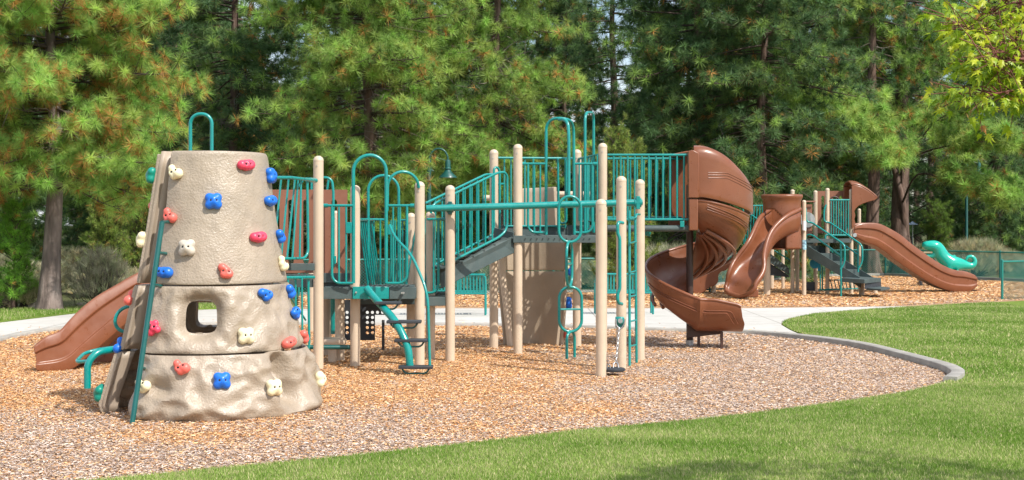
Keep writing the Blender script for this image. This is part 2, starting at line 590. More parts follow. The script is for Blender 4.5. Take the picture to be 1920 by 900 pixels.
kp = [(p.x, p.y) for p in kline] + [(13, 40), (-20, 40)]
def zone1(X, Y):
    py = H * F / Y + HOR
    px = X / Y * F + 960
    g = (py - 735) / 120 + (vnoise(X, Y, 1.3, 3) - 0.5) * 1.0 + (vnoise(X, Y, 0.35, 8) - 0.5) * 0.6
    g = np.maximum(g, (px - 900) / 500 + (vnoise(X, Y, 0.9, 5) - 0.5) * 0.9)
    return np.clip(g, 0.06, 0.86)
chips('wood_chips', 880000, -8.5, 8, 9.6, 19.5, lambda X, Y: ~in_poly(X, Y, lp) & ~in_poly(X, Y, kp), 0.032, 0.0, zone1, 1)
oc = chips('wood_chips', 150000, -10, 9, 19.5, 25, lambda X, Y: ~in_poly(X, Y, lp) & ~in_poly(X, Y, kp), 0.046, 0.0, zone1, 2)
tag(oc, 'loose orange wood chips in the back part of the play bed')
fb = [(x, y) for x, y in [(G(a, b).x, G(a, b).y) for a, b in [(560, 578), (560, 556), (840, 552), (1210, 549), (1400, 531), (1560, 519.5), (1660, 519), (1875, 529), (2100, 540), (2100, 566), (1880, 566), (1760, 571.5), (1631, 578)]]]
oc = chips('wood_chips', 200000, -6, 19, 28.5, 48, lambda X, Y: in_poly(X, Y, fb), 0.075, 0.03, lambda X, Y: np.clip((X - 8.5) / 9 + (31.5 - Y) / 6 + vnoise(X, Y, 2, 9) * 0.4, 0.05, 0.7), 3)
tag(oc, 'loose orange wood chips around the far toddler play set')

# a few chips kicked over the kerb on to the path
def spill(X, Y):
    d = np.full(len(X), 9.0)
    for p in inner:
        d = np.minimum(d, np.hypot(X - p.x, Y - p.y))
    return in_poly(X, Y, kp) & ~in_poly(X, Y, lp) & (d < 1.2) & (rg.random(len(X)) < np.exp(-d * 3.2))
oc = chips('wood_chips', 2600, -10, 6, 21, 27, spill, 0.06, 0.047, lambda X, Y: X * 0 + 0.3, 4)
tag(oc, 'stray wood chips kicked over the kerb on to the pale path')
def blades(name, n, x0, x1, y0, y1, poly, h, wd, z0, seed, label):
    r_ = np.random.default_rng(seed)
    Y = r_.uniform(y0, y1, n); X = r_.uniform(x0, x1, n)
    # slightly ragged edge: jitter test position
    k = in_poly(X + r_.normal(0, 0.012, n), Y + r_.normal(0, 0.02, n), poly) & visible(X, Y)
    X, Y = X[k], Y[k]
    n = len(X)
    a = r_.uniform(0, 2 * PI, n)
    hh = h * r_.uniform(0.5, 1.25, n)
    lean = r_.uniform(0.1, 0.9, n) * hh
    la = r_.uniform(0, 2 * PI, n)
    V = np.empty((n, 3, 3))
    P0 = np.stack([X, Y, np.full(n, z0)], 1)
    side = np.stack([np.cos(a), np.sin(a), np.zeros(n)], 1) * (wd * r_.uniform(0.7, 1.3, n) / 2)[:, None]
    V[:, 0] = P0 - side
    V[:, 1] = P0 + side
    V[:, 2] = P0 + np.stack([np.cos(la) * lean, np.sin(la) * lean, hh], 1)
    nz = vnoise(X, Y, 0.9, 11) * 0.5 + vnoise(X, Y, 0.25, 12) * 0.3 + vnoise(X + Y * .3, Y * 3, 1.6, 14) * 0.5
    t = np.clip((nz - 0.38) * 1.5 + r_.normal(0, 0.22, n), 0, 1)[:, None]
    c0 = np.array([0.14, 0.26, 0.03]); c1 = np.array([0.33, 0.43, 0.11]); c2 = np.array([0.62, 0.56, 0.30])
    col = c0 * (1 - t) + c1 * t
    dry = r_.random(n) < 0.12 + 0.20 * t[:, 0]
    col[dry] = c2 * r_.uniform(0.7, 1.1, dry.sum())[:, None]
    o = mesh_np(name, V.reshape(-1, 3), 3, np.repeat(col, 3, axis=0), GRASSM)
    return tag(o, label, 'grass', kind='stuff')
blades('grass', 860000, -7, 8, 9.2, 15.5, lp, 0.026, 0.0052, ZL, 21, 'short mown green grass along the front edge of the bed')
blades('grass', 330000, 0, 11, 15.5, 33, lp, 0.03, 0.012, ZL, 22, 'short mown green grass right of the curved kerb')
vp = [(G(a, b).x, G(a, b).y) for a, b in [(-300, 637), (0, 604), (140, 587), (400, 579), (400, 572), (140, 577), (0, 583), (-300, 600)]]
blades('grass', 90000, -16, -5, 25, 34, vp, 0.06, 0.014, 0.02, 23, 'strip of green grass behind the path at the left')
# ------------------------------------------------------------------ trees
DEADT = mat('dead_twig', (0.24, 0.20, 0.175), rough=0.9, var=0.25)
def norm(v):
    return v / (np.linalg.norm(v, axis=-1, keepdims=True) + 1e-9)
def tufts(P, D, n, L, wd, r_, cols, spread=(5, 118), deadfrac=0.1, back=0.07, thick=1.0):
    """n needles per tuft at P (T,3) along D (T,3). returns corners and colours"""
    T = len(P)
    D = norm(D)
    a = norm(np.cross(D, r_.normal(size=(T, 3))))
    b = np.cross(D, a)
    ct = r_.uniform(math.cos(R(spread[1])), math.cos(R(spread[0])), (T, n))
    th = np.arccos(ct)
    ph = r_.uniform(0, 2 * PI, (T, n))
    d = (D[:, None] * np.cos(th)[..., None] + a[:, None] * (np.sin(th) * np.cos(ph))[..., None] + b[:, None] * (np.sin(th) * np.sin(ph))[..., None])
    d = norm(d)
    base = P[:, None] - D[:, None] * (r_.uniform(0, back, (T, n)) * (th / 1.7))[..., None]
    Ls = L * r_.uniform(0.85, 1.05, (T, n)) * r_.uniform(0.75, 1.2, (T, 1))
    tip = base + d * Ls[..., None]
    tip[..., 2] -= 0.05 * Ls
    side = norm(np.cross(d, r_.normal(size=(T, n, 3)))) * wd / 2
    V = np.empty((T, n, 3, 3))
    V[:, :, 0] = base - side * 0.8
    V[:, :, 1] = base + side * 0.8
    V[:, :, 2] = tip
    c = cols[r_.integers(0, len(cols), T)][:, None] * r_.uniform(0.62, 1.3, (T, 1))[..., None] * r_.uniform(0.88, 1.12, (T, n))[..., None]
    dead = (r_.random(T) < deadfrac)[:, None] & (th > 1.15)
    dc = np.array([0.60, 0.32, 0.09]) * r_.uniform(0.6, 1.25, (T, n))[..., None]
    c = np.where(dead[..., None], dc, c)
    return V.reshape(-1, 3), np.repeat(c.reshape(-1, 3), 3, axis=0)

def pine_parts(seed, height, zlow, Rfun, nb, trunk_r, cols, twigs=7, tuftn=44, L=0.2, wd=0.011, deadfrac=0.12, up=(-12, 40), limbs=(), lean=(0, 0), azr=None, tl=(0.35, 0.8), seg=8, bare=6, start=0.3, forks=(), tstep=0.16):
    r_ = np.random.default_rng(seed)
    rnd = random.Random(seed)
    tr, br, dt = MB(), MB(), MB()
    def axis(z):
        t = z / height
        return Vector((lean[0] * t + 0.06 * math.sin(z * 0.9 + seed), lean[1] * t + 0.06 * math.cos(z * 0.7 + seed), z))
    pts, rad = [], []
    nz = 22
    for i in range(nz + 1):
        t = i / nz
        z = height * t
        pts.append(axis(z))
        flare = 1 + 0.55 * math.exp(-z / 0.35)
        rad.append(max(0.02, trunk_r * (1 - t) ** 0.85 * flare))
    # finer low part
    low = [axis(z) for z in (-0.15, 0.0, 0.15, 0.35, 0.6)]
    lr = [trunk_r * (1 + 0.55 * math.exp(-max(z, 0) / 0.35)) for z in (-0.15, 0, 0.15, 0.35, 0.6)]
    ii = [i for i in range(nz + 1) if pts[i].z > 0.8]
    tr.tube(low + [pts[i] for i in ii], lr + [rad[i] for i in ii], 14 if seg > 6 else 8)
    for f in forks:
        tr.tube(smooth_curve(f[0], 4), list(np.linspace(f[1], f[2], len(f[0]) * 4 - 3)), 8)
    TP, TD = [], []
    def do_branch(path, r0, tw, tlmul=1.0, st=start):
        m = len(path) - 1
        rr_ = [max(0.006, 0.6 * r0 * (1 - i / m * 0.85)) for i in range(m + 1)]
        br.tube(path, rr_, 5, cap=False)
        Lb = sum((path[i + 1] - path[i]).length for i in range(m))
        k = max(3, int(tw * Lb))
        for i in range(k):
            t = st + (1 - st) * (i + rnd.random()) / k
            q = min(m - 1e-4, t * m)
            j = int(q)
            p = path[j].lerp(path[j + 1], q - j)
            d = (path[j + 1] - path[j]).normalized()
            s_ = d.cross(Vector((0, 0, 1))).normalized()
            if i % 2: s_ = -s_
            ang = rnd.uniform(0.4, 1.2)
            e = (d * math.cos(ang) + s_ * math.sin(ang) + Vector((0, 0, rnd.uniform(-0.55, 0.95)))).normalized()
            l = rnd.uniform(*tl) * (1.25 - 0.5 * t) * tlmul
            tip = p + e * l + Vector((0, 0, 0.12 * l))
            br.tube([p, p.lerp(tip, 0.5) - Vector((0, 0, 0.04)), tip], [0.009, 0.007, 0.005], 3, cap=False)
            nn = max(1, int(l / tstep))
            for a in range(nn):
                u = 1 - a * 0.75 / max(1, nn)
                pp = p.lerp(tip, u) + Vector([rnd.uniform(-.05, .05) * (a > 0) for _ in range(3)])
                ow = Vector((pp.x, pp.y, 0.25)).normalized()
                dd = (e * 0.7 + ow * 0.5 + Vector((rnd.uniform(-.5, .5), rnd.uniform(-.5, .5), rnd.uniform(0.1, .9))) * (0.5 if a == 0 else 1.0)).normalized()
                TP.append(pp); TD.append(dd)
        TP.append(path[-1]); TD.append((path[-1] - path[-2]).normalized() + Vector((0, 0, 0.3)))
    for i in range(nb):
        t = (i + rnd.random()) / nb
        z = zlow + (height - zlow) * t ** 0.92
        a = rnd.uniform(0, 2 * PI) if azr is None else rnd.uniform(*azr)
        Lb = Rfun(z) * rnd.uniform(0.45, 1.1)
        if Lb < 0.15: Lb = 0.15
        e0 = R(up[0] + (up[1] - up[0]) * t + rnd.uniform(-10, 10))
        base = axis(z)
        h = Vector((math.cos(a), math.sin(a), 0))
        path = []
        wv = rnd.uniform(-0.25, 0.25)
        for k in range(7):
            u = k / 6
            p = base + h * (Lb * u) + Vector((-h.y, h.x, 0)) * (wv * Lb * u * u) + Vector((0, 0, Lb * (math.tan(e0) * u - 0.38 * u * u + 0.30 * u ** 3)))
            path.append(p)
        do_branch(path, 0.02 + 0.018 * Lb, twigs)
    for lb in limbs:   # (points, r0, twigs per m, twig length factor, start)
        do_branch(smooth_curve([Vector(p) for p in lb[0]], 4), lb[1], lb[2], lb[3], lb[4])
    for i in range(bare):   # dead bare twigs low in the crown
        z = rnd.uniform(max(0.8, zlow * 0.75), zlow + (height - zlow) * 0.4)
        a = rnd.uniform(0, 2 * PI)
        Lb = rnd.uniform(0.5, 1.8)
        h = Vector((math.cos(a), math.sin(a), rnd.uniform(-0.3, 0.25)))
        p0 = axis(z)
        P_ = [p0 + h * (Lb * k / 4) + Vector([rnd.uniform(-.06, .06) for _ in range(3)]) for k in range(5)]
        dt.tube(P_, [0.022, 0.017, 0.012, 0.009, 0.005], 4, cap=False)
        for k in range(5):
            q = P_[rnd.randint(1, 4)]
            e = Vector([rnd.uniform(-1, 1) for _ in range(3)]).normalized()
            dt.tube([q, q + e * 0.2 + Vector((0, 0, .03)), q + e * rnd.uniform(.3, .6)], [0.01, 0.007, 0.004], 3, cap=False)
    V, c = tufts(np.array([tuple(p) for p in TP]), np.array([tuple(p) for p in TD]), tuftn, L, wd, r_, np.array(cols), deadfrac=deadfrac)
    return tr, br, V, c, len(TP), dt
def make_pine(name, label, loc, group=None, cat="tree", bark=None, needle_mat=None, **kw):
    t = thing(name, label, cat, (0, 0, 0), group)
    tr, br, V, c, n, dt = pine_parts(**kw)
    nbf = len(br.f)
    br.add(dt.v, dt.f)
    tr.build('trunk', bark or BARK, t, smooth=180)
    bo = br.build('branches', TWIG, t, smooth=180, fix=False)
    bo.data.materials.append(DEADT)
    mi = np.zeros(len(bo.data.polygons), np.int32); mi[nbf:] = 1
    bo.data.polygons.foreach_set('material_index', mi)
    mesh_np('crown', V, 3, c, needle_mat or NEEDLE, t)
    t.location = loc
    t['L'] = tuple(loc)
    print('PINE', name, n, 'tufts')
    return t
G_BRIGHT = [(0.37, 0.57, 0.12), (0.31, 0.52, 0.11), (0.45, 0.60, 0.14), (0.26, 0.46, 0.10)]
G_MID = [(0.26, 0.40, 0.09), (0.32, 0.45, 0.10), (0.21, 0.34, 0.08), (0.37, 0.47, 0.11)]
G_DARK = [(0.10, 0.19, 0.07), (0.125, 0.225, 0.075), (0.08, 0.16, 0.06), (0.155, 0.245, 0.08)]
def cone(z0, z1, r, p=0.7, rmin=0.3):
    return lambda z: rmin + (r - rmin) * max(0, (z1 - z) / (z1 - z0)) ** p
def bulge(z0, z1, r, zm):
    def f(z):
        if z < zm: return r * (0.62 + 0.38 * (z - z0) / (zm - z0))
        return max(0.2, r * (1 - ((z - zm) / (z1 - zm)) ** 1.7))
    return f
BARKG = mat('grey_pine_bark', (0.17, 0.13, 0.112), rough=0.9, spec=0.2, var=0.45, vscale=6, bump=1.0, bscale=9, bdet=8, dirt=(0.30, 0.26, 0.235), dscale=5, bdist=0.06)
bark_stripes(BARKG)
# big pine at the left, close behind the path
pl = G(98, 583, 0)
make_pine('pine_tree', 'nearest big pine with bright yellow-green needles and orange tufts left of the climbing tower', (pl.x, pl.y, -0.03),
    seed=11, height=10.5, zlow=2.7, Rfun=bulge(2.4, 11.5, 2.95, 4.6), nb=215, trunk_r=0.205, cols=G_BRIGHT, twigs=7.0, tuftn=95, L=0.25, wd=0.0115, deadfrac=0.34, bark=BARKG, tstep=0.22, up=(-8, 38), tl=(0.35, 0.95),
    limbs=[([(0, 0, 2.55), (0.35, -0.3, 2.62), (0.8, -0.5, 2.75), (1.5, -0.7, 2.6), (2.2, -0.8, 2.35)], 0.05, 9, 1, 0.45),
           ([(0, 0, 2.7), (-0.6, -0.5, 2.9), (-1.3, -0.9, 2.7), (-1.9, -1.2, 2.3)], 0.05, 9, 1, 0.35),
           ([(0, 0, 2.9), (0.9, -1.0, 3.2), (2.1, -1.2, 3.1), (2.9, -1.1, 3.0)], 0.05, 9, 1, 0.35)])
# centre pine behind the lamp
pc = Vector(((690 - 960) / F * 38.5, 38.5, 0))
make_pine('pine_tree', 'tall pine with layered light green boughs rising behind the left street lamp', (pc.x, pc.y, -0.05),
    seed=23, height=13.0, zlow=2.6, Rfun=bulge(2.4, 14.5, 3.3, 5.0), nb=210, trunk_r=0.24, cols=G_BRIGHT[:2] + G_MID, twigs=6.5, tuftn=62, L=0.27, wd=0.019, tstep=0.28, deadfrac=0.09, up=(-14, 34), bare=60)
pd = Vector(((930 - 960) / F * 41, 41, 0))
make_pine('pine_tree', 'drooping pine with grey bare twigs behind the middle of the large play set', (pd.x, pd.y, -0.05),
    seed=31, height=13.5, zlow=2.6, Rfun=bulge(2.4, 15, 2.6, 5.5), nb=170, trunk_r=0.22, cols=G_MID + G_BRIGHT[:2], twigs=6.5, tuftn=60, L=0.26, wd=0.019, deadfrac=0.10, tstep=0.28, up=(-28, 22), bare=90)
# big old pine at the right with two trunks
pr = G(1690, 508, 0)
def RL(px, py, Y):   # limb point relative to the right pine's foot
    q = W(px, py, Y)
    return (q.x - pr.x, q.y - pr.y, q.z)
make_pine('pine_tree', 'old pine with thick red-brown trunk and long open boughs behind the long slide', (pr.x, pr.y, -0.05),
    seed=47, height=17, zlow=5.2, Rfun=bulge(5, 19, 4.1, 8.5), nb=90, trunk_r=0.38, cols=G_MID + G_BRIGHT, twigs=6.0, tuftn=60, L=0.33, wd=0.025, deadfrac=0.10, up=(-12, 30), bare=36, tl=(0.4, 0.95), tstep=0.27,
    forks=[([(0.1, -0.1, 1.2), (-0.05, -0.35, 2.6), (-0.35, -0.4, 3.9), (-0.7, -0.5, 5.6), (-0.9, -0.6, 7.6)], 0.17, 0.05)],
    limbs=[([(0, 0, 5.0), RL(1650, 215, 50), RL(1580, 190, 48), RL(1490, 130, 47)], 0.09, 7, 1.1, 0.3),
           ([(0, 0, 4.2), RL(1660, 260, 50), RL(1590, 225, 47), RL(1470, 190, 46)], 0.09, 12, 1.1, 0.35),
           ([(0, 0, 3.8), RL(1670, 300, 50), RL(1620, 260, 48), RL(1560, 245, 47)], 0.07, 12, 1.1, 0.3),
           ([(0, 0, 2.6), RL(1720, 325, 50), RL(1780, 335, 48), RL(1840, 350, 47), RL(1890, 372, 46)], 0.08, 15, 1.1, 0.45),
           ([(0, 0, 4.2), RL(1740, 280, 50), RL(1800, 268, 48), RL(1860, 262, 47), RL(1905, 270, 46)], 0.08, 14, 1.1, 0.35),
           ([(0, 0, 3.4), RL(1690, 285, 49), RL(1680, 290, 47), RL(1650, 300, 46)], 0.06, 9, 0.9, 0.3),
           ([(0, 0, 4.0), RL(1740, 240, 50), RL(1780, 210, 48), RL(1830, 190, 47)], 0.06, 8, 0.9, 0.35)])
# dark pines
dk = make_pine('pine_tree', 'dark blue-green pine with dense drooping boughs above the spiral slide', (((1310 - 960) / F * 47), 47, -0.05),
    seed=53, height=15, zlow=0.9, Rfun=bulge(0.5, 17, 3.5, 5), nb=190, trunk_r=0.23, cols=G_DARK + G_MID[:1], twigs=6.5, tuftn=44, L=0.30, wd=0.027, deadfrac=0.05, up=(-24, 26), bare=24, tstep=0.3)
dn = make_pine('pine_tree', 'slim dark pine with sky showing through beside the tall hoop', (((1150 - 960) / F * 53), 53, -0.05),
    seed=59, height=17, zlow=1.2, Rfun=cone(1, 19, 2.6, 0.6), nb=130, trunk_r=0.2, cols=G_DARK, twigs=5.5, tuftn=42, L=0.29, wd=0.027, deadfrac=0.04, up=(-16, 25), bare=14, tstep=0.26)
def put(src, px, Y, s, rz, label, group=None):
    o = copy_tree(src)
    o.location = ((px - 960) / F * Y, Y, -0.08)
    o.rotation_euler.z = rz
    o.scale = (s, s, s * (0.95 + 0.1 * ((px * 7) % 10) / 10))
    o['label'] = label
    if group: o['group'] = group
    return o
put(dk, 1430, 45, 0.95, 2.0, 'dark full pine directly behind the drum-topped slide')
put(dk, 1540, 58, 1.1, 4.1, 'dark pine left of the thick red-brown trunk')
put(dk, 440, 44, 0.98, 1.1, 'dark pine behind the top of the climbing tower')
put(dn, 330, 50, 1.05, 0.4, 'slim dark pine between the nearest pine and the climbing tower')
put(dk, 1060, 60, 0.9, 5.0, 'dark pine behind the boughs right of the drooping pine')
put(dn, 1238, 62, 0.65, 2.6, 'slim dark pine left of the spiral slide hood')
put(dk, 1870, 62, 1.1, 3.3, 'dark pine behind the maple branch at the right')
put(dk, 215, 52, 0.9, 2.9, 'dark pine in shade right behind the nearest trunk')
put(dk, -30, 46, 0.9, 5.6, 'dark pine cut off by the left edge of the photo')
put(dk, 800, 56, 1.15, 0.2, 'dark pine filling the gap behind the left street lamp')
put(dk, 590, 58, 1.1, 3.9, 'dark pine seen between the tower hoop and the layered pine')
make_pine('pine_tree', 'slim pine with straight bare brown trunk left of the old two-trunked pine', ((1637 - 960) / F * 52, 52, -0.05),
    seed=67, height=16, zlow=5.6, Rfun=bulge(5.2, 18, 2.6, 8), nb=70, trunk_r=0.27, cols=G_DARK + G_MID[:1], twigs=6.0, tuftn=44, L=0.3, wd=0.026, deadfrac=0.1, up=(-18, 26), bare=24, tstep=0.3)
rr = random.Random(5)
far = [(-60, 70), (60, 84), (150, 66), (280, 78), (380, 92), (480, 70), (560, 86), (660, 74), (740, 90), (850, 76), (940, 88), (1010, 78), (1100, 94), (1190, 90), (1290, 72), (1350, 88), (1400, 70), (1480, 84), (1560, 76), (1620, 94), (1720, 100), (1800, 92), (1880, 84), (1960, 74), (1990, 95), (-20, 100), (230, 104), (430, 108), (700, 106), (900, 104), (1240, 108), (1500, 106), (1930, 110), (1440, 98), (340, 64), (1340, 60), (1745, 68), (1700, 82)]
for i, (px, Y) in enumerate(far):
    s = rr.uniform(0.95, 1.35)
    if px in (1190, 1240, 1100, 1800, 1880, 590, 560, 480): s = 0.62
    put(dk if rr.random() < 0.72 else dn, px, Y, s, rr.uniform(0, 6.28), 'dark pine in the crowded stand far behind the fence', 'dark pines crowding the background')
# young pine at the left and little conifers
yp = dict(height=2.1, zlow=0.12, Rfun=cone(0, 1.9, 0.62, 0.8, 0.12), nb=62, trunk_r=0.035, cols=[(0.22, 0.46, 0.05), (0.28, 0.52, 0.07), (0.17, 0.38, 0.05)], twigs=9, tuftn=36, L=0.13, wd=0.010, deadfrac=0.02, up=(20, 60), tl=(0.12, 0.3), seg=6, bare=0, start=0.2, tstep=0.08)
q = G(30, 582, 0)
make_pine('young_pine', 'small bright green young pine beside the nearest trunk', (q.x, q.y, -0.03), seed=61, cat='young tree', **yp)
q = W(1790, 450, 50)
y2 = make_pine('young_pine', 'small yellow-green young pine behind the dinosaur rider', (q.x, 52, -0.03), seed=62, cat='young tree', **dict(yp, height=1.9, Rfun=cone(0, 2.3, 0.9, 0.6, 0.2), cols=[(0.17, 0.27, 0.04), (0.13, 0.22, 0.04)]))
jn = dict(zlow=0.2, nb=95, trunk_r=0.05, cols=[(0.24, 0.33, 0.06), (0.18, 0.27, 0.05), (0.30, 0.36, 0.08)], twigs=10, tuftn=22, L=0.10, wd=0.012, deadfrac=0.03, up=(35, 65), tl=(0.15, 0.4), seg=6, bare=0, start=0.15, tstep=0.07)
for px, Y, hgt, rad, sd, lab in [(1158, 32.5, 3.7, 0.75, 71, 'feathery yellow-green juniper with pointed top behind the bridge railing'), (1187, 33.5, 3.4, 0.7, 72, 'shorter feathery juniper just right of the pointed one'), (205, 36, 2.5, 0.7, 73, 'feathery yellow-green juniper above the left brown slide'), (262, 38, 2.9, 0.7, 74, 'thin juniper in the gap left of the climbing tower')]:
    make_pine('juniper', lab, ((px - 960) / F * Y, Y, -0.05), seed=sd, cat='young tree', height=hgt, Rfun=cone(0, hgt * 1.05, rad, 0.75, 0.1), **jn)

# ------------------------------------------------------------------ shrubs
def make_shrub(name, label, cat, loc, rx, rz, seed, cols, n=260, nn=16, L=0.3, wd=0.012, up=1.2, group=None):
    t = thing(name, label, cat, (0, 0, 0), group)
    r_ = np.random.default_rng(seed)
    a = r_.uniform(0, 2 * PI, n); ph = r_.uniform(0, 1, n) ** 0.6
    rad = r_.uniform(0.3, 1.0, n)
    P = np.stack([np.cos(a) * rx * rad * np.sqrt(1 - (ph * 0.85) ** 2), np.sin(a) * rx * rad * np.sqrt(1 - (ph * 0.85) ** 2), ph * rz * (0.75 + 0.25 * r_.random(n))], 1)
    D = P * np.array([0.7, 0.7, 0.3]) / max(rx, .1) + np.array([0, 0, up]) + r_.normal(0, 0.25, (n, 3))
    V, c = tufts(P, D, nn, L, wd, r_, np.array(cols), spread=(0, 42), deadfrac=0.0)
    b = MB()
    rn = random.Random(seed)
    for k in range(min(n, 60)):
        p = Vector(P[k])
        s0 = Vector((p.x * 0.15, p.y * 0.15, -0.02))
        b.tube([s0, s0.lerp(p, 0.5) + Vector((p.x * .1, p.y * .1, -.03)), p], [0.014, 0.009, 0.005], 3, cap=False)
    b.build('stems', TWIG, t, smooth=180, fix=False)
    mesh_np('leaves', V, 3, c, LEAF if False else NEEDLE, t)
    t.location = loc
    return t
SAGE = [(0.42, 0.43, 0.27), (0.34, 0.38, 0.21), (0.50, 0.48, 0.33), (0.38, 0.35, 0.24)]
DRY = [(0.62, 0.52, 0.31), (0.52, 0.46, 0.26), (0.42, 0.43, 0.19), (0.33, 0.38, 0.14)]
q = G(180, 580, 0)
make_shrub('grey_bush', 'grey twiggy bush right of the nearest pine trunk', 'bush', (q.x, q.y + 0.3, 0), 0.72, 1.25, 81, SAGE + [(0.3, 0.26, 0.22)], n=420, L=0.26, wd=0.010)
q = G(20, 580, 0)
make_shrub('dry_bush', 'straw coloured dry grass clump at the far left', 'bush', (q.x, q.y + 0.4, 0), 0.9, 0.62, 82, DRY, n=380, L=0.28, wd=0.010)
q = G(125, 578, 0)
make_shrub('dry_bush', 'low straw coloured clump at the foot of the nearest trunk', 'bush', (q.x + 1.0, q.y + 1.2, 0), 0.7, 0.5, 83, DRY, n=300, L=0.28, wd=0.010)
s0 = make_shrub('sagebrush', 'grey-green sagebrush under the bridge behind the fence', 'bush', (0, 0, 0), 1.1, 1.15, 84, SAGE, n=420, L=0.34, wd=0.014)
s0.location = ((1250 - 960) / F * 38, 38, 0)
s1 = make_shrub('sagebrush', 'dry yellowish sagebrush behind the fence right of the dinosaur rider', 'bush', (0, 0, 0), 1.2, 1.2, 85, DRY[:2] + SAGE, n=420, L=0.36, wd=0.016)
s1.location = ((1830 - 960) / F * 49, 49, 0)
more = [(1160, 40), (1090, 41), (1320, 41), (1390, 44), (980, 41), (880, 40), (780, 40), (700, 42), (620, 41), (540, 43), (1770, 52), (1880, 53), (1600, 56), (1740, 58), (1450, 50), (1510, 52), (1900, 56), (210, 36), (275, 38), (-40, 36), (70, 37), (340, 40), (430, 42), (1830, 60), (1950, 50), (1690, 62), (1200, 46), (1040, 47), (0, 44), (150, 46)]
for i, (px, Y) in enumerate(more):
    o = copy_tree(s0 if rr.random() < 0.6 else s1)
    o.location = ((px - 960) / F * Y, Y + rr.uniform(-.5, .5), -0.03)
    o.rotation_euler.z = rr.uniform(0, 6)
    k = rr.uniform(0.6, 1.0)
    o.scale = (k, k, k * rr.uniform(0.7, 1.0))
    o['label'] = 'scrubby sagebrush growing among the pines'
    o['group'] = 'sagebrush behind the fence'
# rock lumps beside the left trunk
def rock(px, py, r, seed, label, dy=0):
    q = G(px, py, 0)
    me = bpy.data.meshes.new('rock')
    bm = bmesh.new()
    bmesh.ops.create_icosphere(bm, subdivisions=3, radius=1)
    r_ = np.random.default_rng(seed)
    from mathutils import noise
    for v in bm.verts:
        k = 1 + 0.35 * noise.noise(v.co * 1.3 + Vector((seed, 0, 0))) + 0.12 * noise.noise(v.co * 4 + Vector((0, seed, 0)))
        v.co = Vector((v.co.x * r[0], v.co.y * r[1], v.co.z * r[2])) * k
    bm.to_mesh(me); bm.free()
    me.materials.append(MATS['rock_pale'])
    o = bpy.data.objects.new('rock', me)
    C.objects.link(o)
    o.location = (q.x, q.y + dy, r[2] * 0.4)
    tag(o, label, 'rock')
mat('rock_pale', (0.42, 0.34, 0.27), rough=0.9, var=0.3, vscale=5, bump=0.8, bscale=12, bdist=0.04)
rock(62, 582, (0.26, 0.16, 0.11), 1, 'pale rock on the ground left of the nearest pine trunk', 0.35)
rock(150, 579, (0.3, 0.16, 0.09), 2, 'pale rock in the grass right of the nearest pine trunk', 0.4)

# ------------------------------------------------------------------ maple bough at the top right
mt = thing('maple_tree', 'near maple with pointed yellow-green leaves hanging in at the upper right corner', 'tree', (6.8, 6.4, 0))
b = MB()
b.tube(smooth_curve([(6.8, 6.4, -0.1), (6.82, 6.4, 1.2), (6.75, 6.4, 2.6), (6.8, 6.45, 4.2), (6.85, 6.5, 5.6)], 4), list(np.linspace(0.13, 0.02, 17)), 10)
b.build('trunk', BARK, mt, smooth=180)
REDT = mat('red_twig', (0.16, 0.05, 0.035), rough=0.7)
b = MB()
rm = random.Random(12)
LP = []
def mw(px, py, Y): return W(px, py, Y * 0.9 - 0.1 * (Y - 8.4))
main = [[(6.8, 6.4, 2.2), (5.0, 7.6, 2.75), mw(2050, 165, 8.5), mw(1900, 170, 8.4), mw(1812, 190, 8.3)],
        [(6.8, 6.4, 2.6), (5.0, 7.7, 3.0), mw(2060, 90, 8.8), mw(1880, 70, 8.7), mw(1800, 55, 8.6)],
        [(6.8, 6.4, 3.0), (5.0, 7.9, 3.2), mw(2050, 15, 8.9), mw(1900, 5, 8.9), mw(1840, 30, 8.8)],
        [(6.8, 6.4, 2.4), (5.0, 7.5, 2.9), mw(2040, 100, 8.4), mw(1920, 110, 8.3), mw(1850, 120, 8.2)],
        [(6.8, 6.4, 2.9), (5.0, 8.0, 3.1), mw(2050, 50, 9.3), mw(1900, 40, 9.2), mw(1860, 90, 9.2)],
        [(6.8, 6.4, 3.2), (5.2, 8.4, 3.0), mw(2050, 130, 9.6), mw(1930, 145, 9.6), mw(1870, 160, 9.5)],
        [(6.8, 6.4, 3.6), (5.9, 6.2, 3.9), (4.9, 6.0, 3.9)], [(6.8, 6.4, 4.2), (7.8, 6.6, 4.8), (8.6, 6.8, 5.0)], [(6.8, 6.4, 4.4), (6.4, 5.4, 5.0), (6.0, 4.7, 5.3)],
        [(6.8, 6.4, 4.9), (6.8, 6.9, 5.8), (6.6, 7.1, 6.4)]]
for m_ in main:
    P_ = smooth_curve(m_, 5)
    b.tube(P_, list(np.linspace(0.022, 0.004, len(P_))), 6)
    n = len(P_)
    for i in range(int(n * 5)):
        u = rm.uniform(0.1, 1) * (n - 1.01)
        j = int(u)
        p = P_[j].lerp(P_[j + 1], u - j)
        e = Vector((rm.uniform(-1, .6), rm.uniform(-.8, .8), rm.uniform(-.5, .7))).normalized()
        l = rm.uniform(0.12, 0.34)
        tip = p + e * l
        b.tube([p, p.lerp(tip, .5) + Vector((0, 0, .02)), tip], [0.004, 0.003, 0.002], 4, cap=False)
        for k in range(rm.randint(4, 7)):
            q_ = p.lerp(tip, rm.uniform(0.3, 1.0))
            LP.append((q_, (e + Vector((rm.uniform(-1, 1), rm.uniform(-1, 1), rm.uniform(-1.6, 0)))).normalized()))
b.build('branches', REDT, mt, smooth=180, fix=False)
lobes = [(0, 0), (0.07, 0.04), (0.30, -0.02), (0.15, 0.14), (0.46, 0.22), (0.17, 0.30), (0.36, 0.52), (0.12, 0.46), (0.12, 0.62), (0.06, 0.72), (0, 1.08)]
half = lobes[1:-1]
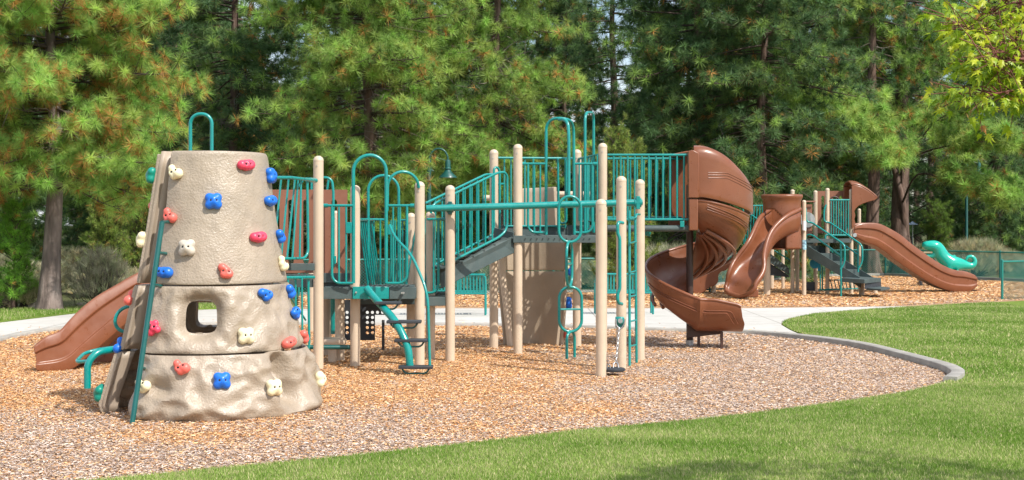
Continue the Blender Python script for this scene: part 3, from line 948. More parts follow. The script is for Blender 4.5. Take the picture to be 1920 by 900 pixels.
out = [lobes[0]] + half + [lobes[-1]] + [(-x, y) for x, y in half[::-1]]
Vl, Cl = [], []
nl = len(out)
for (p, d) in LP:
    s = rm.uniform(0.045, 0.08)
    nrm = Vector((rm.uniform(-.6, .6), rm.uniform(-.9, .3), rm.uniform(0.2, 1))).normalized()
    sd = d.cross(nrm).normalized()
    nrm = sd.cross(d)
    c0 = rm.choice([(0.26, 0.38, 0.02), (0.36, 0.46, 0.02), (0.18, 0.28, 0.02), (0.50, 0.54, 0.03), (0.30, 0.42, 0.02)])
    if rm.random() < 0.015: c0 = (0.5, 0.22, 0.05)
    st = p + d * 0.03
    pts = [st + sd * (x * s) + d * (y * s) - nrm * (abs(x) * s * 0.25) - nrm * (y * y * s * 0.2) for x, y in out]
    ctr = st + d * (0.35 * s)
    for i in range(nl):
        Vl += [tuple(ctr), tuple(pts[i]), tuple(pts[(i + 1) % nl])]
        Cl += [c0] * 3
mesh_np('crown', np.array(Vl), 3, np.array(Cl), LEAF, mt, L=(6.8, 6.4, 0))
print('maple leaves', len(LP))
from mathutils import noise
# ------------------------------------------------------------------ climbing tower
TX, TY = (394 - 960) / F * 13.77, 13.77
tower = thing('climbing_tower', 'tan moulded rock climbing tower with coloured holds and a square window', 'climbing wall', (TX, TY, 0))
ZT = [0.0, 0.607, 1.24, 2.53]
def trad(z):
    pts = [(0.0, 1.085), (0.10, 1.115), (0.3, 1.05), (0.607, 0.955), (0.61, 0.915), (0.9, 0.85), (1.24, 0.775), (1.245, 0.757), (1.8, 0.66), (2.53, 0.55), (3, 0.5)]
    for (a, ra), (b_, rb) in zip(pts, pts[1:]):
        if z <= b_: return ra + (rb - ra) * (z - a) / (b_ - a)
    return 0.5
def tdisp(phi, z):
    """phi 0 = towards the camera, positive to +X, degrees"""
    p = Vector((math.sin(R(phi)), -math.cos(R(phi)), z * 1.1))
    if z < 0.607: k, s = 0.085, 3.0
    elif z < 1.24: k, s = 0.045, 2.8
    else: k, s = 0.010, 2.0
    n = noise.noise(p * s + Vector((3, 1, z)) * 0.2) * k
    rid = abs(noise.noise(p * s * 1.9 + Vector((9, 2, 5))))
    n += (0.25 - rid) * k * 0.8
    n += noise.noise(p * 9) * k * 0.22 - abs(noise.noise(p * 5.5 + Vector((4, 4, 4)))) * k * 0.35
    e = min(abs(z - q) for q in ZT)
    n *= min(1, e / 0.06)
    # window funnel in the middle tier
    if 0.6 < z < 1.25:
        for c in WINS:
            dx = (phi - c) * PI / 180 * trad(z); dz = z - 0.945
            q = ((abs(dx) / 0.155) ** 3 + (abs(dz) / 0.155) ** 3) ** (1 / 3)
            n += -0.09 * math.exp(-max(0, q - 1) ** 2 / 0.10) + 0.008 * math.exp(-((q - 1.9) / 0.4) ** 2)
    if z < 0.607:   # deep grooves low at both sides
        for c, wd_ in ((58, 7),):
            a = (phi - c + (z - 0.3) * 12) / wd_
            n += -0.20 * math.exp(-a * a) * min(1, max(0, (z - 0.03) / 0.12)) * min(1, max(0, (0.63 - z) / 0.14)) + 0.03 * math.exp(-((a + 2.1) / 0.9) ** 2)
    if P2C[0]: n *= min(1, max(0, (-88 - phi) / 14))   # the split edge is straight
    n += 0.012 * math.exp(-(e / 0.018) ** 2) * (-1)   # rolled edges at the tier joints
    return n
WINS = (6, -166)
P2C = (0.0, 0.0)
def tpos(phi, z, off=0.0):
    r_ = trad(z) + tdisp(phi, z) + off
    return Vector((P2C[0] + TX + r_ * math.sin(R(phi)), P2C[1] + TY - r_ * math.cos(R(phi)), z))
def tpos_pix(px, py):
    """phi,z of the tower surface seen at a photo pixel (front half)"""
    best = None
    for i in range(-110, 116):
        phi = i
        # solve z for this phi
        z = 1.2
        for _ in range(6):
            p = tpos(phi, z)
            z = H - (py - HOR) / F * p.y
        p = tpos(phi, z)
        x = p.x / p.y * F + 960
        d = abs(x - px)
        if best is None or d < best[0]: best = (d, phi, z)
    return best[1], best[2]
def shell(name, p0, p1, z0, z1, wins=(), zg=0.006, inset=(0, 0)):
    b = MB()
    nphi = int((p1 - p0) / 1.15)
    nz = max(12, int((z1 - z0 - 2 * zg) / 0.022))
    rows = []
    for j in range(nz + 1):
        z = z0 + zg + (z1 - z0 - 2 * zg) * j / nz
        row = []
        for i in range(nphi + 1):
            phi = p0 + (p1 - p0) * i / nphi
            t = (z - z0) / (z1 - z0)
            phi2 = phi
            row.append((phi2, z))
        rows.append(row)
    m = nphi + 1
    if not wins:
        b.grid([[tpos(phi, z) for phi, z in row] for row in rows])
    else:
        c = wins[0]
        kk = PI / 180 * 0.85
        i0 = min(i for i in range(m) if (rows[0][i][0] - c) * kk > -0.30); i1 = max(i for i in range(m) if (rows[0][i][0] - c) * kk < 0.30)
        j0 = min(j for j in range(nz + 1) if rows[j][0][1] > 0.945 - 0.27); j1 = max(j for j in range(nz + 1) if rows[j][0][1] < 0.945 + 0.25)
        vs = [tpos(phi, z) for row in rows for phi, z in row]
        fs = [(j * m + i, j * m + i + 1, (j + 1) * m + i + 1, (j + 1) * m + i) for j in range(nz) for i in range(nphi) if not (i0 <= i < i1 and j0 <= j < j1)]
        per = [(i, j0) for i in range(i0, i1)] + [(i1, j) for j in range(j0, j1)] + [(i, j1) for i in range(i1, i0, -1)] + [(i0, j) for j in range(j1, j0, -1)]
        n = len(per)
        prev = [j * m + i for i, j in per]
        K = 16
        for k in range(1, K + 1):
            t = (k / K) ** 0.75
            cur = []
            for (i, j) in per:
                phi, z = rows[j][i]
                dx, dz = (phi - c) * kk, z - 0.945
                q = ((abs(dx) / 0.165) ** 4 + (abs(dz) / 0.150) ** 4) ** 0.25
                x2, z2 = dx / q, dz / q
                x3, z3 = dx + (x2 - dx) * t, dz + (z2 - dz) * t
                cur.append(len(vs))
                vs.append(tpos(c + x3 / kk, 0.945 + z3))
            for a in range(n):
                fs.append((prev[a], prev[(a + 1) % n], cur[(a + 1) % n], cur[a]))
            prev = cur
        b.add(vs, fs)
    o = b.build(name, ROCK, tower, smooth=60, solid=0.055, fix=False)
    m_ = o.modifiers.new('bevel', 'BEVEL'); m_.width = 0.012; m_.segments = 3; m_.limit_method = 'ANGLE'; m_.angle_limit = R(60)
    return o
for k in range(3):
    P2C = (0.0, 0.0)
    shell('rock_panel', -29, 128, ZT[k], ZT[k + 1], wins=(6,) if k == 1 else ())
    P2C = (0.15, -0.45)
    shell('rock_panel', -215, -88, ZT[k] + 0.0, ZT[k + 1] - (0.03 if k == 2 else 0), wins=(-166,) if k == 1 else ())
# inward flanges at the ladder gap
for a, s_ in ((-29.3, 1), (-87.6, -1)):
    P2C = (0.0, 0.0) if s_ == 1 else (0.15, -0.45)
    for k in range(3):
        b = MB()
        z0, z1 = ZT[k] + 0.012, ZT[k + 1] - 0.012
        rows = []
        for j in range(9):
            z = z0 + (z1 - z0) * j / 8
            wf = (0.19 - 0.02 * (1 - z / 2.5)) if s_ == -1 else 0.17
            rows.append([tpos(a, z, -0.03), tpos(a + s_ * 0.5, z, -wf * 0.35), tpos(a + s_ * 0.5, z, -wf * 0.45) + Vector((0, 0.03, 0)), tpos(a + s_ * 1.0, z, -wf) + Vector((0, 0.035, 0))])
        b.grid(rows)
        b.build('panel_flange', ROCKF, tower, solid=0.02)
P2C = (0.0, 0.0)
# ladder leaning in the gap
b = MB()
LA, LB = W(246, 796, 12.62), W(304, 416, 13.0)
b.tube([LA - Vector((0, 0, .05)), LB], 0.025, 14)
b.build('ladder_rail', TEALD, tower)  # shade of the gap is put into the ladder's darker teal
for i, (x0, y0, x1, y1) in enumerate([(303, 416, 326, 416), (292, 475, 314, 476), (283, 536, 304, 537), (270, 610, 286, 612), (259, 690, 272, 692)]):
    b = MB()
    t = (y0 - 796) / (416 - 796)
    p = LA.lerp(LB, t)
    b.tube([p, W(x1, y1, p.y + 0.22)], 0.017, 10)
    b.build('ladder_rung', TEALD, tower)
b = MB()
b.tube(fillet([W(357, 300, 14.25), W(357, 214, 14.25), W(397, 214, 14.25), W(397, 300, 14.25)], 0.1, 10), 0.0185, 12)
b.build('grab_hoop', TEAL, tower)
b = MB()
b.tube([W(357, 300, 14.25), W(357, 470, 14.2)], 0.0185, 12)
b.build('hoop_leg', TEAL, tower)
# side loops at the left
b = MB()
b.tube(fillet([W(258, 573, 13.55), W(220, 576, 13.5), W(212, 622, 13.5), W(252, 622, 13.55)], 0.12, 8), 0.018, 10)
b.build('side_handle', TEAL, tower)
b = MB()
b.tube(fillet([W(164, 728, 13.2), W(164, 680, 13.2), W(182, 660, 13.25), W(212, 655, 13.4), W(246, 648, 13.6)], 0.12, 8), [0.034] * 0 or 0.034, 12)
b.build('step_post', TEAL, tower)
b = MB()
b.tube(fillet([W(168, 677, 13.25), W(142, 679, 13.35), W(158, 662, 13.7), W(200, 652, 13.8), W(236, 652, 13.6)], 0.08, 8), 0.018, 10)
b.build('step_loop', TEAL, tower)

def hold_bm(kind, seed):
    """lumpy hold in local space, +Z outwards, about 0.16 m across"""
    mb_ = bpy.data.metaballs
    bm = bmesh.new()
    bmesh.ops.create_icosphere(bm, subdivisions=4, radius=1)
    if kind == 'four':
        lob = [(-.40, .38, .50), (.40, .38, .50), (-.40, -.38, .50), (.40, -.38, .50), (0, 0, .72)]
    elif kind == 'two':
        lob = [(-.55, -.02, .52), (.5, .02, .6), (0, -.04, .6), (.15, -.3, .3)]
    elif kind == 'lump':
        lob = [(-.38, .38, .48), (.32, -.18, .52), (-.1, -.3, .44), (.0, .1, .5)]
    elif kind == 'ear':
        lob = [(-.25, .5, .42), (-.35, .0, .4), (.3, -.3, .55), (-.2, -.42, .42)]
    else:
        lob = [(-.35, .42, .42), (.3, .42, .36), (-.35, -.42, .42), (.42, -.3, .4), (0, 0, .5)]
    hs = [(-.28, .02), (.28, .02)]
    for v in bm.verts:
        d = v.co.normalized()
        # radial extent of the union of lobes along d (flattened)
        best = 0.15
        for (x, y, r_) in lob:
            c = Vector((x, y, 0.28))
            bq = d.dot(c)
            disc = bq * bq - (c.length_squared - r_ * r_)
            if disc > 0:
                best = max(best, bq + math.sqrt(disc))
            else:
                best = max(best, 0.0)
        v.co = d * best
    for _ in range(3):
        bmesh.ops.smooth_vert(bm, verts=bm.verts, factor=0.4, use_axis_x=True, use_axis_y=True, use_axis_z=True)
    for v in bm.verts:
        if v.co.z > 0.2:
            for hx, hy in hs:
                q = math.hypot(v.co.x - hx, v.co.y - hy)
                v.co.z -= 0.22 * math.exp(-(q / 0.12) ** 2)
        v.co *= 0.092
        v.co.z = max(v.co.z, -0.012) * 1.0
    me = bpy.data.meshes.new('climbing_hold')
    bm.to_mesh(me)
    bm.free()
    me.polygons.foreach_set('use_smooth', [True] * len(me.polygons))
    return me
hold_cache = {}
def hold(px, py, kind, m, rot=0, s=1.0, phi=None, col=''):
    global P2C
    P2C = (0.15, -0.45) if (phi is not None and phi < 0) else (0.0, 0.0)
    if phi is None:
        phi, z = tpos_pix(px, py)
    else:
        z = H - (py - HOR) / F * (TY - trad(1.2) * math.cos(R(phi)))
        z = H - (py - HOR) / F * (TY - trad(z) * math.cos(R(phi)))
    key = (kind, m.name)
    if key not in hold_cache:
        me = hold_bm(kind, 1)
        me.materials.append(m)
        hold_cache[key] = me
    o = bpy.data.objects.new('climbing_hold', hold_cache[key])
    C.objects.link(o)
    o.parent = tower
    p = tpos(phi, z, 0.0) - Vector((TX, TY, 0))
    slope = 0.17
    nrm = Vector((math.sin(R(phi)), -math.cos(R(phi)), slope)).normalized()
    side = Vector((math.cos(R(phi)), math.sin(R(phi)), 0))
    up = nrm.cross(side)
    M = Matrix((side, up, nrm)).transposed().to_4x4()
    o.matrix_local = Matrix.Translation(p) @ M @ Matrix.Rotation(R(rot), 4, 'Z') @ Matrix.Scale(s, 4)
    if col: o['label'] = col
    # two bolts holes
    bo = MB()
    for hx in (-0.0258, 0.0258):
        zs_ = max([v.co.z for v in hold_cache[key].vertices if abs(v.co.x - hx) < 0.01 and abs(v.co.y - 0.0018) < 0.01] or [0.04])
        q = Matrix.Translation(p) @ M @ Matrix.Rotation(R(rot), 4, 'Z') @ Matrix.Scale(s, 4)
        c_ = (Matrix.Translation(Vector((TX, TY, 0))) @ q) @ Vector((hx, 0.0018, zs_ - 0.02))
        e_ = (Matrix.Translation(Vector((TX, TY, 0))) @ q) @ Vector((hx, 0.0018, zs_ + 0.0015))
        bo.cyl(c_, e_, 0.0105 * s, 10)
    # sub-part mesh is written in tower space, so undo the hold's own transform
    inv = (Matrix.Translation(Vector((TX, TY, 0))) @ q).inverted()
    me = bpy.data.meshes.new('bolt_hole')
    me.from_pydata([tuple(inv @ Vector(v)) for v in bo.v], [], bo.f)
    me.materials.append(BLACK)
    bh = bpy.data.objects.new('bolt_hole', me)
    C.objects.link(bh)
    bh.parent = o
    P2C = (0.0, 0.0)
    return o
HL = [(331, 323, 'ear', H_CREAM, 20), (458, 310, 'two', H_PINK, 0), (400, 378, 'four', H_BLUE, 0), (320, 405, 'ear', H_RED, 10), (352, 465, 'four', H_GREY, 3), (480, 445, 'two', H_PINK, 0),
      (422, 510, 'lump', H_RED, -10), (309, 511, 'two', H_BLUE, -5), (496, 553, 'lump', H_BLUE, 20), (290, 615, 'five', H_PINK, 15), (460, 630, 'four', H_CREAM, 0), (538, 643, 'two', H_RED, 8),
      (343, 688, 'ear', H_RED, 25), (415, 714, 'four', H_BLUE, 0), (512, 727, 'four', H_CREAM, 0), (271, 722, 'ear', H_CREAM, 35)]
for h_ in HL: hold(*h_, s=1.0)
for h_ in [(512, 330, 'four', H_BLUE, 0, 86), (512, 377, 'two', H_BLUE, 0, 76), (530, 445, 'lump', H_BLUE, 0, 88), (533, 495, 'ear', H_CREAM, 0, 82), (548, 548, 'lump', H_BLUE, 0, 88), (557, 587, 'ear', H_BLUE, 60, 84), (570, 633, 'lump', H_RED, 0, 96), (592, 712, 'four', H_CREAM, 0, 92),
           (277, 333, 'four', H_TEAL, 90, -92), (271, 385, 'lump', H_RED, 0, -105), (263, 449, 'four', H_CREAM, 0, -92), (248, 555, 'ear', H_RED, 10, -91), (236, 590, 'lump', H_CREAM, 0, -105), (229, 641, 'ear', H_BLUE, 0, -91), (207, 727, 'four', H_TEAL, 80, -91)]:
    hold(h_[0], h_[1], h_[2], h_[3], h_[4], 1.0, h_[5])

# ------------------------------------------------------------------ generic play parts
def post(parent, px, by, ty=None, ztop=None, r=0.0635, Y=None, zbase=-0.1, m=None, name='post'):
    Y = Y or YB(by)
    X = (px - 960) / F * Y
    zt = ztop if ztop is not None else H - (ty - HOR) / F * Y
    b = MB()
    prof = [(r, zbase), (r, zt - r * 1.05), (r * 1.035, zt - r * 1.04), (r * 1.035, zt - r * 0.98)]
    for k in range(0, 9):
        a = k / 8 * PI / 2
        prof.append((max(0.001, r * 1.03 * math.cos(a)), zt - r * 0.95 + r * 0.95 * math.sin(a)))
    b.lathe((X, Y, 0), prof, 28)
    o = b.build(name, m or POST, parent, smooth=50)
    if ty is not None and Y < 25:
        b = MB(); b.cyl((X - 0.01, Y - r - 0.004, zt - 0.13), (X - 0.01, Y - r + 0.02, zt - 0.13), 0.010, 8); b.build('bolt', BOLT, o)
        if zt > 1.5:
            b = MB(); b.lathe((X, Y, 0), [(r * 1.5, -0.02), (r * 1.9, 0.0), (r * 1.3, 0.022), (r * 1.0, 0.03)], 18)
    return Vector((X, Y, zt))
def tube_part(parent, name, pts, r, m=TEAL, seg=12, fr=None, closed=False):
    b = MB()
    b.tube(fillet(pts, fr, 8, closed) if fr else pts, r, seg, closed)
    return b.build(name, m, parent)
def railing(parent, tl, tr, bl, br, bars, rt=0.019, rb=0.0125, name='railing', m=None, corner=0.07, ext=True, posts=()):
    """framed barrier: rounded frame plus bars; tl,tr,bl,br 3-d corners; bars = list of fractions (top, bottom)"""
    b = MB()
    tl, tr, bl, br = map(Vector, (tl, tr, bl, br))
    b.tube([tl, tr], rt, 10)
    b.tube([bl, br], rt * 0.92, 10)
    for q in bars:
        a, c = (q, q) if not isinstance(q, tuple) else q
        b.tube([tl.lerp(tr, a), bl.lerp(br, c)], rb, 8)
    return b.build(name, m or TEAL, parent)
def perf_deck(parent, poly, z, name='deck', th=0.13, pitch=0.062, rad=0.021, m=None, edge=True):
    """perforated steel deck: punched top sheet with a folded edge"""
    m = m or DECK
    xs = [p[0] for p in poly]; ys = [p[1] for p in poly]
    b = MB()
    x = min(xs)
    P2 = [(p[0], p[1]) for p in poly]
    def inside(x, y):
        return bool(in_poly(np.array([x]), np.array([y]), P2)[0])
    while x < max(xs):
        y = min(ys)
        while y < max(ys):
            cx, cy = x + pitch / 2, y + pitch / 2
            if all(inside(cx + sx * pitch / 2, cy + sy * pitch / 2) for sx in (-.98, .98) for sy in (-.98, .98)):
                h = pitch / 2
                sq = [(h, 0), (h, h), (0, h), (-h, h), (-h, 0), (-h, -h), (0, -h), (h, -h)]
                oc = [(rad * math.cos(PI / 4 * k), rad * math.sin(PI / 4 * k)) for k in range(8)]
                vs = [(cx + a, cy + c, z) for a, c in sq] + [(cx + a, cy + c, z) for a, c in oc]
                b.add(vs, [(k, (k + 1) % 8, 8 + (k + 1) % 8, 8 + k) for k in range(8)])
            y += pitch
        x += pitch
    # solid border strip + folded edges
    n = len(poly)
    cx = sum(xs) / n; cy = sum(ys) / n
    for i in range(n):
        a = Vector((poly[i][0], poly[i][1], z + 0.001)); c = Vector((poly[(i + 1) % n][0], poly[(i + 1) % n][1], z + 0.001))
        d = (c - a).normalized()
        nn = Vector((-d.y, d.x, 0))
        if nn.dot(Vector((cx, cy, z)) - a) < 0: nn = -nn
        b.add([a, c, c + nn * 0.09, a + nn * 0.09], [(0, 1, 2, 3)])
    o = b.build(name, m, parent, smooth=0, fix=False)
    if edge:
        b = MB()
        for i in range(n):
            a = Vector((poly[i][0], poly[i][1], z - th / 2 + 0.004)); c = Vector((poly[(i + 1) % n][0], poly[(i + 1) % n][1], z - th / 2 + 0.004))
            b.beam(a, c, 0.012, th)
        e = b.build('deck_edge', m, o, bevel=0.003)
        bb = MB()
    return o

play = thing('play_structure', 'large tan, teal and brown playset with spiral slide, bridge and overhead beam', 'play structure', (0.3, 19.0, 0))
# posts
A = post(play, 597, 693, 292); B_ = post(play, 666, 687, 347); Cp = post(play, 787, 687, 340); D_ = post(play, 844, 678, 347)
post(play, 637, 677, ztop=0.93); post(play, 807, 674, 396); post(play, 771, 671, 399); post(play, 613, 667, ztop=0.95); post(play, 630, 622, 395, r=0.05)
post(play, 584, 622, ztop=1.05, r=0.05)
Ip = post(play, 971, 664, 270); Kp = post(play, 1130, 660, 268); Hp = post(play, 926, 657, 280, Y=20.3); Jp = post(play, 1082, 655, 280, Y=20.6)
P1 = post(play, 1127, 706, 373); P2 = post(play, 1165, 693, 330); P3 = post(play, 1200, 676, 336)
# lower decks
def dxy(px, Y): return ((px - 960) / F * Y, Y)
ZD1, ZD2, ZDU = 1.01, 0.86, 1.66
perf_deck(play, [dxy(606, 17.4), dxy(780, 17.62), dxy(782, 18.55), dxy(613, 18.35)], ZD1, th=0.135)
perf_deck(play, [dxy(676, 18.6), dxy(843, 18.5), dxy(836, 19.7), dxy(690, 19.7)], ZD2, th=0.12)
b = MB()
b.beam(W(606, 549.5, 17.385), W(660, 549.5, 17.45), 0.02, 0.15); b.build('deck_plate', DECK, play, bevel=0.004)
b = MB(); b.beam(W(730, 549.5, 17.54), W(779, 549.5, 17.6), 0.02, 0.15); b.build('deck_plate', DECK, play, bevel=0.004)
b = MB(); b.beam(W(661, 549, 17.44), W(729, 549, 17.525), 0.03, 0.155)
b.build('entry_plate', TEAL, play, bevel=0.005)
b = MB()
for x, y in [(633, 549), (757, 549), (754, 549), (668, 548), (722, 548)]:
    q = W(x, y, 17.44 if x < 700 else 17.54); b.cyl(q + Vector((0, -0.03, 0)), q, 0.012, 10)
b.build('bolts', BOLT, play)
b = MB(); b.beam(W(782, 565, 18.2), W(843, 565, 18.35), 0.03, 0.12)
b.build('deck_plate', DECK, play, bevel=0.004)
# high deck behind the climbing tower with slide at the left
perf_deck(play, [dxy(350, 18.1), dxy(655, 18.1), dxy(655, 19.3), dxy(370, 19.3)], 1.12, th=0.13)
b = MB(); b.beam(W(592, 521, 18.05), W(660, 521, 18.05), 0.03, 0.125); b.build('deck_plate', DECK, play, bevel=0.004)
b = MB(); b.beam(W(535, 500.5, 17.15), W(590, 500.5, 17.25), 0.02, 0.09); b.build('deck_plate', DECK, play, bevel=0.004)
# brown slotted panel
def slot_panel(parent, x0, x1, y0, y1, Y, slots, m, th=0.035, name='panel'):
    """upright board with arch-topped slots cut right through; pixels at depth Y"""
    b = MB()
    xs = sorted([x0] + [v for s_ in slots for v in s_[:2]] + [x1])
    def Q(x, y): return W(x, y, Y)
    ext = Vector((0, th, 0))
    cur = x0
    for (sa, sb, ya, yb) in slots:
        b.prism([Q(cur, y0), Q(sa, y0), Q(sa, y1), Q(cur, y1)], ext)
        r_ = (sb - sa) / 2
        arc = [Q((sa + sb) / 2 - r_ * math.cos(a * PI / 8), ya + r_ - r_ * math.sin(a * PI / 8)) for a in range(9)]
        b.prism([Q(sa, y0)] + arc + [Q(sb, y0)], ext)
        arc2 = [Q((sa + sb) / 2 + r_ * math.cos(a * PI / 8), yb - r_ + r_ * math.sin(a * PI / 8)) for a in range(9)]
        b.prism([Q(sb, y1)] + arc2 + [Q(sa, y1)], ext)
        cur = sb
    b.prism([Q(cur, y0), Q(x1, y0), Q(x1, y1), Q(cur, y1)], ext)
    return b.build(name, m, parent, smooth=0, fix=True)
slot_panel(play, 470, 651, 355.5, 512, 18.35, [(491, 502, 374, 495), (513, 524, 374, 495), (540, 551, 374, 495), (568, 579, 374, 495), (621, 632, 374, 495)], BROWNP)
# curved barrier between tower and first post (upper and lower)
def wbar(pairs, Y0, Y1, r):
    return [([W(a, ya, Y0), W(c, yc, Y1)], r) for a, ya, c, yc in pairs]
b = MB()
b.tube(fillet([W(505, 333, 15.6), W(545, 333, 16.2), W(588, 338, 17.1)], 0.1), 0.02, 12)
b.tube([W(580, 337, 17.0), W(592, 338.5, 17.2)], 0.03, 12)
for a, c in [(527, 512), (541, 527), (553, 538), (559, 548), (564.5, 562), ]:
    b.tube([W(a, 337, 16.7), W(c, 485, 16.6)], 0.0125, 8)
b.tube(fillet([W(576, 337, 16.9), W(578, 484, 16.9), W(536, 485, 16.5), W(520, 485, 16.3)], 0.12), 0.0165, 10)
b.build('curved_barrier', TEAL, play)
b = MB()
b.tube([W(520, 521, 16.1), W(588, 520, 17.1)], 0.022, 12)
for x in (540, 554, 566): b.tube([W(x, 521, 16.7), W(x + 1, 652, 16.7)], 0.0125, 8)
b.tube(fillet([W(578, 520, 17), W(580, 650, 17), W(574, 664, 17), W(545, 668, 16.6)], 0.08), 0.016, 10)
b.tube([W(520, 521, 16.2), W(573, 600, 17.4)], 0.0125, 8)
b.build('lower_barrier', TEAL, play)
b = MB()
b.tube(fillet([W(604, 333, 18.2), W(622, 333, 18.2), W(625, 360, 18.2), W(625, 500, 18.2)], 0.08), 0.018, 10)
b.tube(fillet([W(560, 350, 18.6), W(572, 333, 18.6), W(584, 338, 18.6), W(584, 480, 18.6)], 0.08), 0.016, 10)
b.tube([W(616, 337, 18.6), W(612, 365, 18.6), W(612, 480, 18.6)], 0.016, 10)
b.build('grab_bar', TEAL, play)
# barriers with hoops at the entry
def framed(parent, x0, x1, yt, yb, Y, bars, side, name='barrier', stub=0, Y1=None):
    """barrier in a vertical plane: top bar x0..x1, frame turned round at the 'side' ('l' or 'r') lower corner"""
    Y1 = Y if Y1 is None else Y1
    def Q(x, y): return W(x, y, Y + (Y1 - Y) * (x - x0) / (x1 - x0))
    b = MB()
    b.tube([Q(x0 - (stub if side == 'l' else 0), yt), Q(x1 + (stub if side == 'r' else 0), yt)], 0.0175, 10)
    if stub:
        xs_ = x0 - stub if side == 'l' else x1 + stub
        k = 1 if side == 'l' else -1
        b.tube([Q(xs_, yt), Q(xs_ + 8 * k, yt)], 0.026, 12)
    if side == 'l': b.tube(fillet([Q(x0, yt), Q(x0, yb), Q(x1, yb)], 0.11), 0.0175, 10)
    else: b.tube(fillet([Q(x1, yt), Q(x1, yb), Q(x0, yb)], 0.11), 0.0175, 10)
    for q in bars:
        b.tube([Q(q, yt), Q(q, yb)], 0.0125, 8)
    return b.build(name, TEAL, parent)
framed(play, 622.5, 662, 385.5, 531, 17.36, [635.5, 649], 'l', stub=16)
framed(play, 725, 763, 385.5, 531, 17.5, [737, 750], 'r', stub=14)
tube_part(play, 'hoop', [W(662.5, 531, 17.4), W(662.5, 291, 17.4), W(724, 291, 17.45), W(724, 531, 17.45)], 0.0225, fr=0.24)
tube_part(play, 'hoop', [W(690.5, 531, 18.7), W(690.5, 329, 18.7), W(747.5, 329, 18.75), W(747.5, 531, 18.75)], 0.0195, fr=0.22)
tube_part(play, 'hoop', [W(726, 395, 17.5), W(727, 322, 17.5), W(783, 322, 17.6), W(785, 352, 17.65)], 0.0195, fr=0.24)
b = MB()
for x in (652,): b.box(W(654, 427, 17.35), (0.075, 0.02, 0.14))
b.box(W(732, 431, 17.45), (0.06, 0.02, 0.12))
b.build('hinge_plate', TEAL, play, bevel=0.004)
# curved barriers on the rear deck
b = MB()
b.tube([W(673, 411.5, 17.9), W(700, 411.5, 19.3), W(724, 412, 19.5)], 0.0175, 10)
for i in range(7):
    t = i / 6
    b.tube([W(674 + 22 * t, 412, 18 + 1.3 * t), W(690 + 24 * t, 536, 18.3 + 1.2 * t)], 0.0115, 8)
for x in (701, 713): b.tube([W(x, 412, 19.4), W(x, 536, 19.4)], 0.0125, 8)
b.build('curved_barrier', TEAL, play)
b = MB()
b.tube([W(752, 413, 19.5), W(772, 413, 19.4), W(836, 411, 18.5)], 0.0175, 10)
for i in range(5):
    t = i / 4
    b.tube([W(773 + 9 * t, 413, 19.3 - 0.6 * t), W(765 - 3 * t, 536, 19.2 - 0.5 * t)], 0.0115, 8)
for i in range(4):
    t = i / 3
    b.tube([W(798 + 11 * t, 412, 18.9 - 0.3 * t), W(789 + 9 * t, 545, 18.9 - 0.3 * t)], 0.0115, 8)
for x in (733, 741, 755, 761): b.tube([W(x, 413, 19.5), W(x, 536, 19.5)], 0.0115, 8)
b.build('curved_barrier', TEAL, play)
framed(play, 800, 822, 411, 549, 18.45, [813], 'r', stub=14)
# stair climber
sp = smooth_curve([W(688, 541, 17.42), W(700, 556, 17.3), W(722, 580, 17.05), W(741, 603, 16.85), W(755, 628, 16.75), W(765, 655, 16.7), W(769, 690, 16.7)], 6)
sc_ = tube_part(play, 'stair_climber', sp, 0.047, seg=16)
for (x0, x1, y, Y) in [(704, 753, 568, 17.1), (725.5, 790, 603, 16.85), (740, 802, 638, 16.75), (747.5, 812, 688, 16.68)]:
    b = MB()
    a, c = W(x0, y, Y), W(x1, y, Y)
    b.box((a + c) / 2, ((c - a).length, 0.17, 0.036))
    st = b.build('step', STEP, sc_, bevel=0.008)
    b = MB()
    b.tube(fillet([a + Vector((0.04, -.03, -.01)), a + Vector((0.08, -.03, -.075)), c + Vector((-0.08, -.03, -.075)), c + Vector((-0.04, -.03, -.01))], 0.04), 0.0115, 8)
    b.build('step_bracket', TEALD, st)
tube_part(play, 'handrail', fillet([W(731, 422, 17.35), W(739, 445, 17.2), W(771, 475, 17.0), W(802, 548, 16.75), W(806, 690, 16.7)], 0.2), 0.0175)
# lower-level bits under the decks
tube_part(play, 'ground_rail', [W(560, 651, 17.6), W(662, 651, 17.75)], 0.03, TEALD)
tube_part(play, 'support_pole', [W(625, 480, 19), W(625, 626, 19)], 0.04, TEAL)
b = MB(); b.box(W(588, 686, 17.4), (0.09, 0.09, 0.08)); b.build('post_foot', DECK, play, bevel=0.006)
b = MB(); q = W(623, 641, 18.2)
b.lathe(q, [(0.0, -0.04), (0.17, -0.04), (0.185, -0.01), (0.185, 0.03), (0.17, 0.05), (0.0, 0.055)], 24)
b.cyl(q - Vector((0.0, 0, 0.0)), Vector((q.x, q.y, -0.05)), 0.055)
b.build('stepping_pod', POST, play)
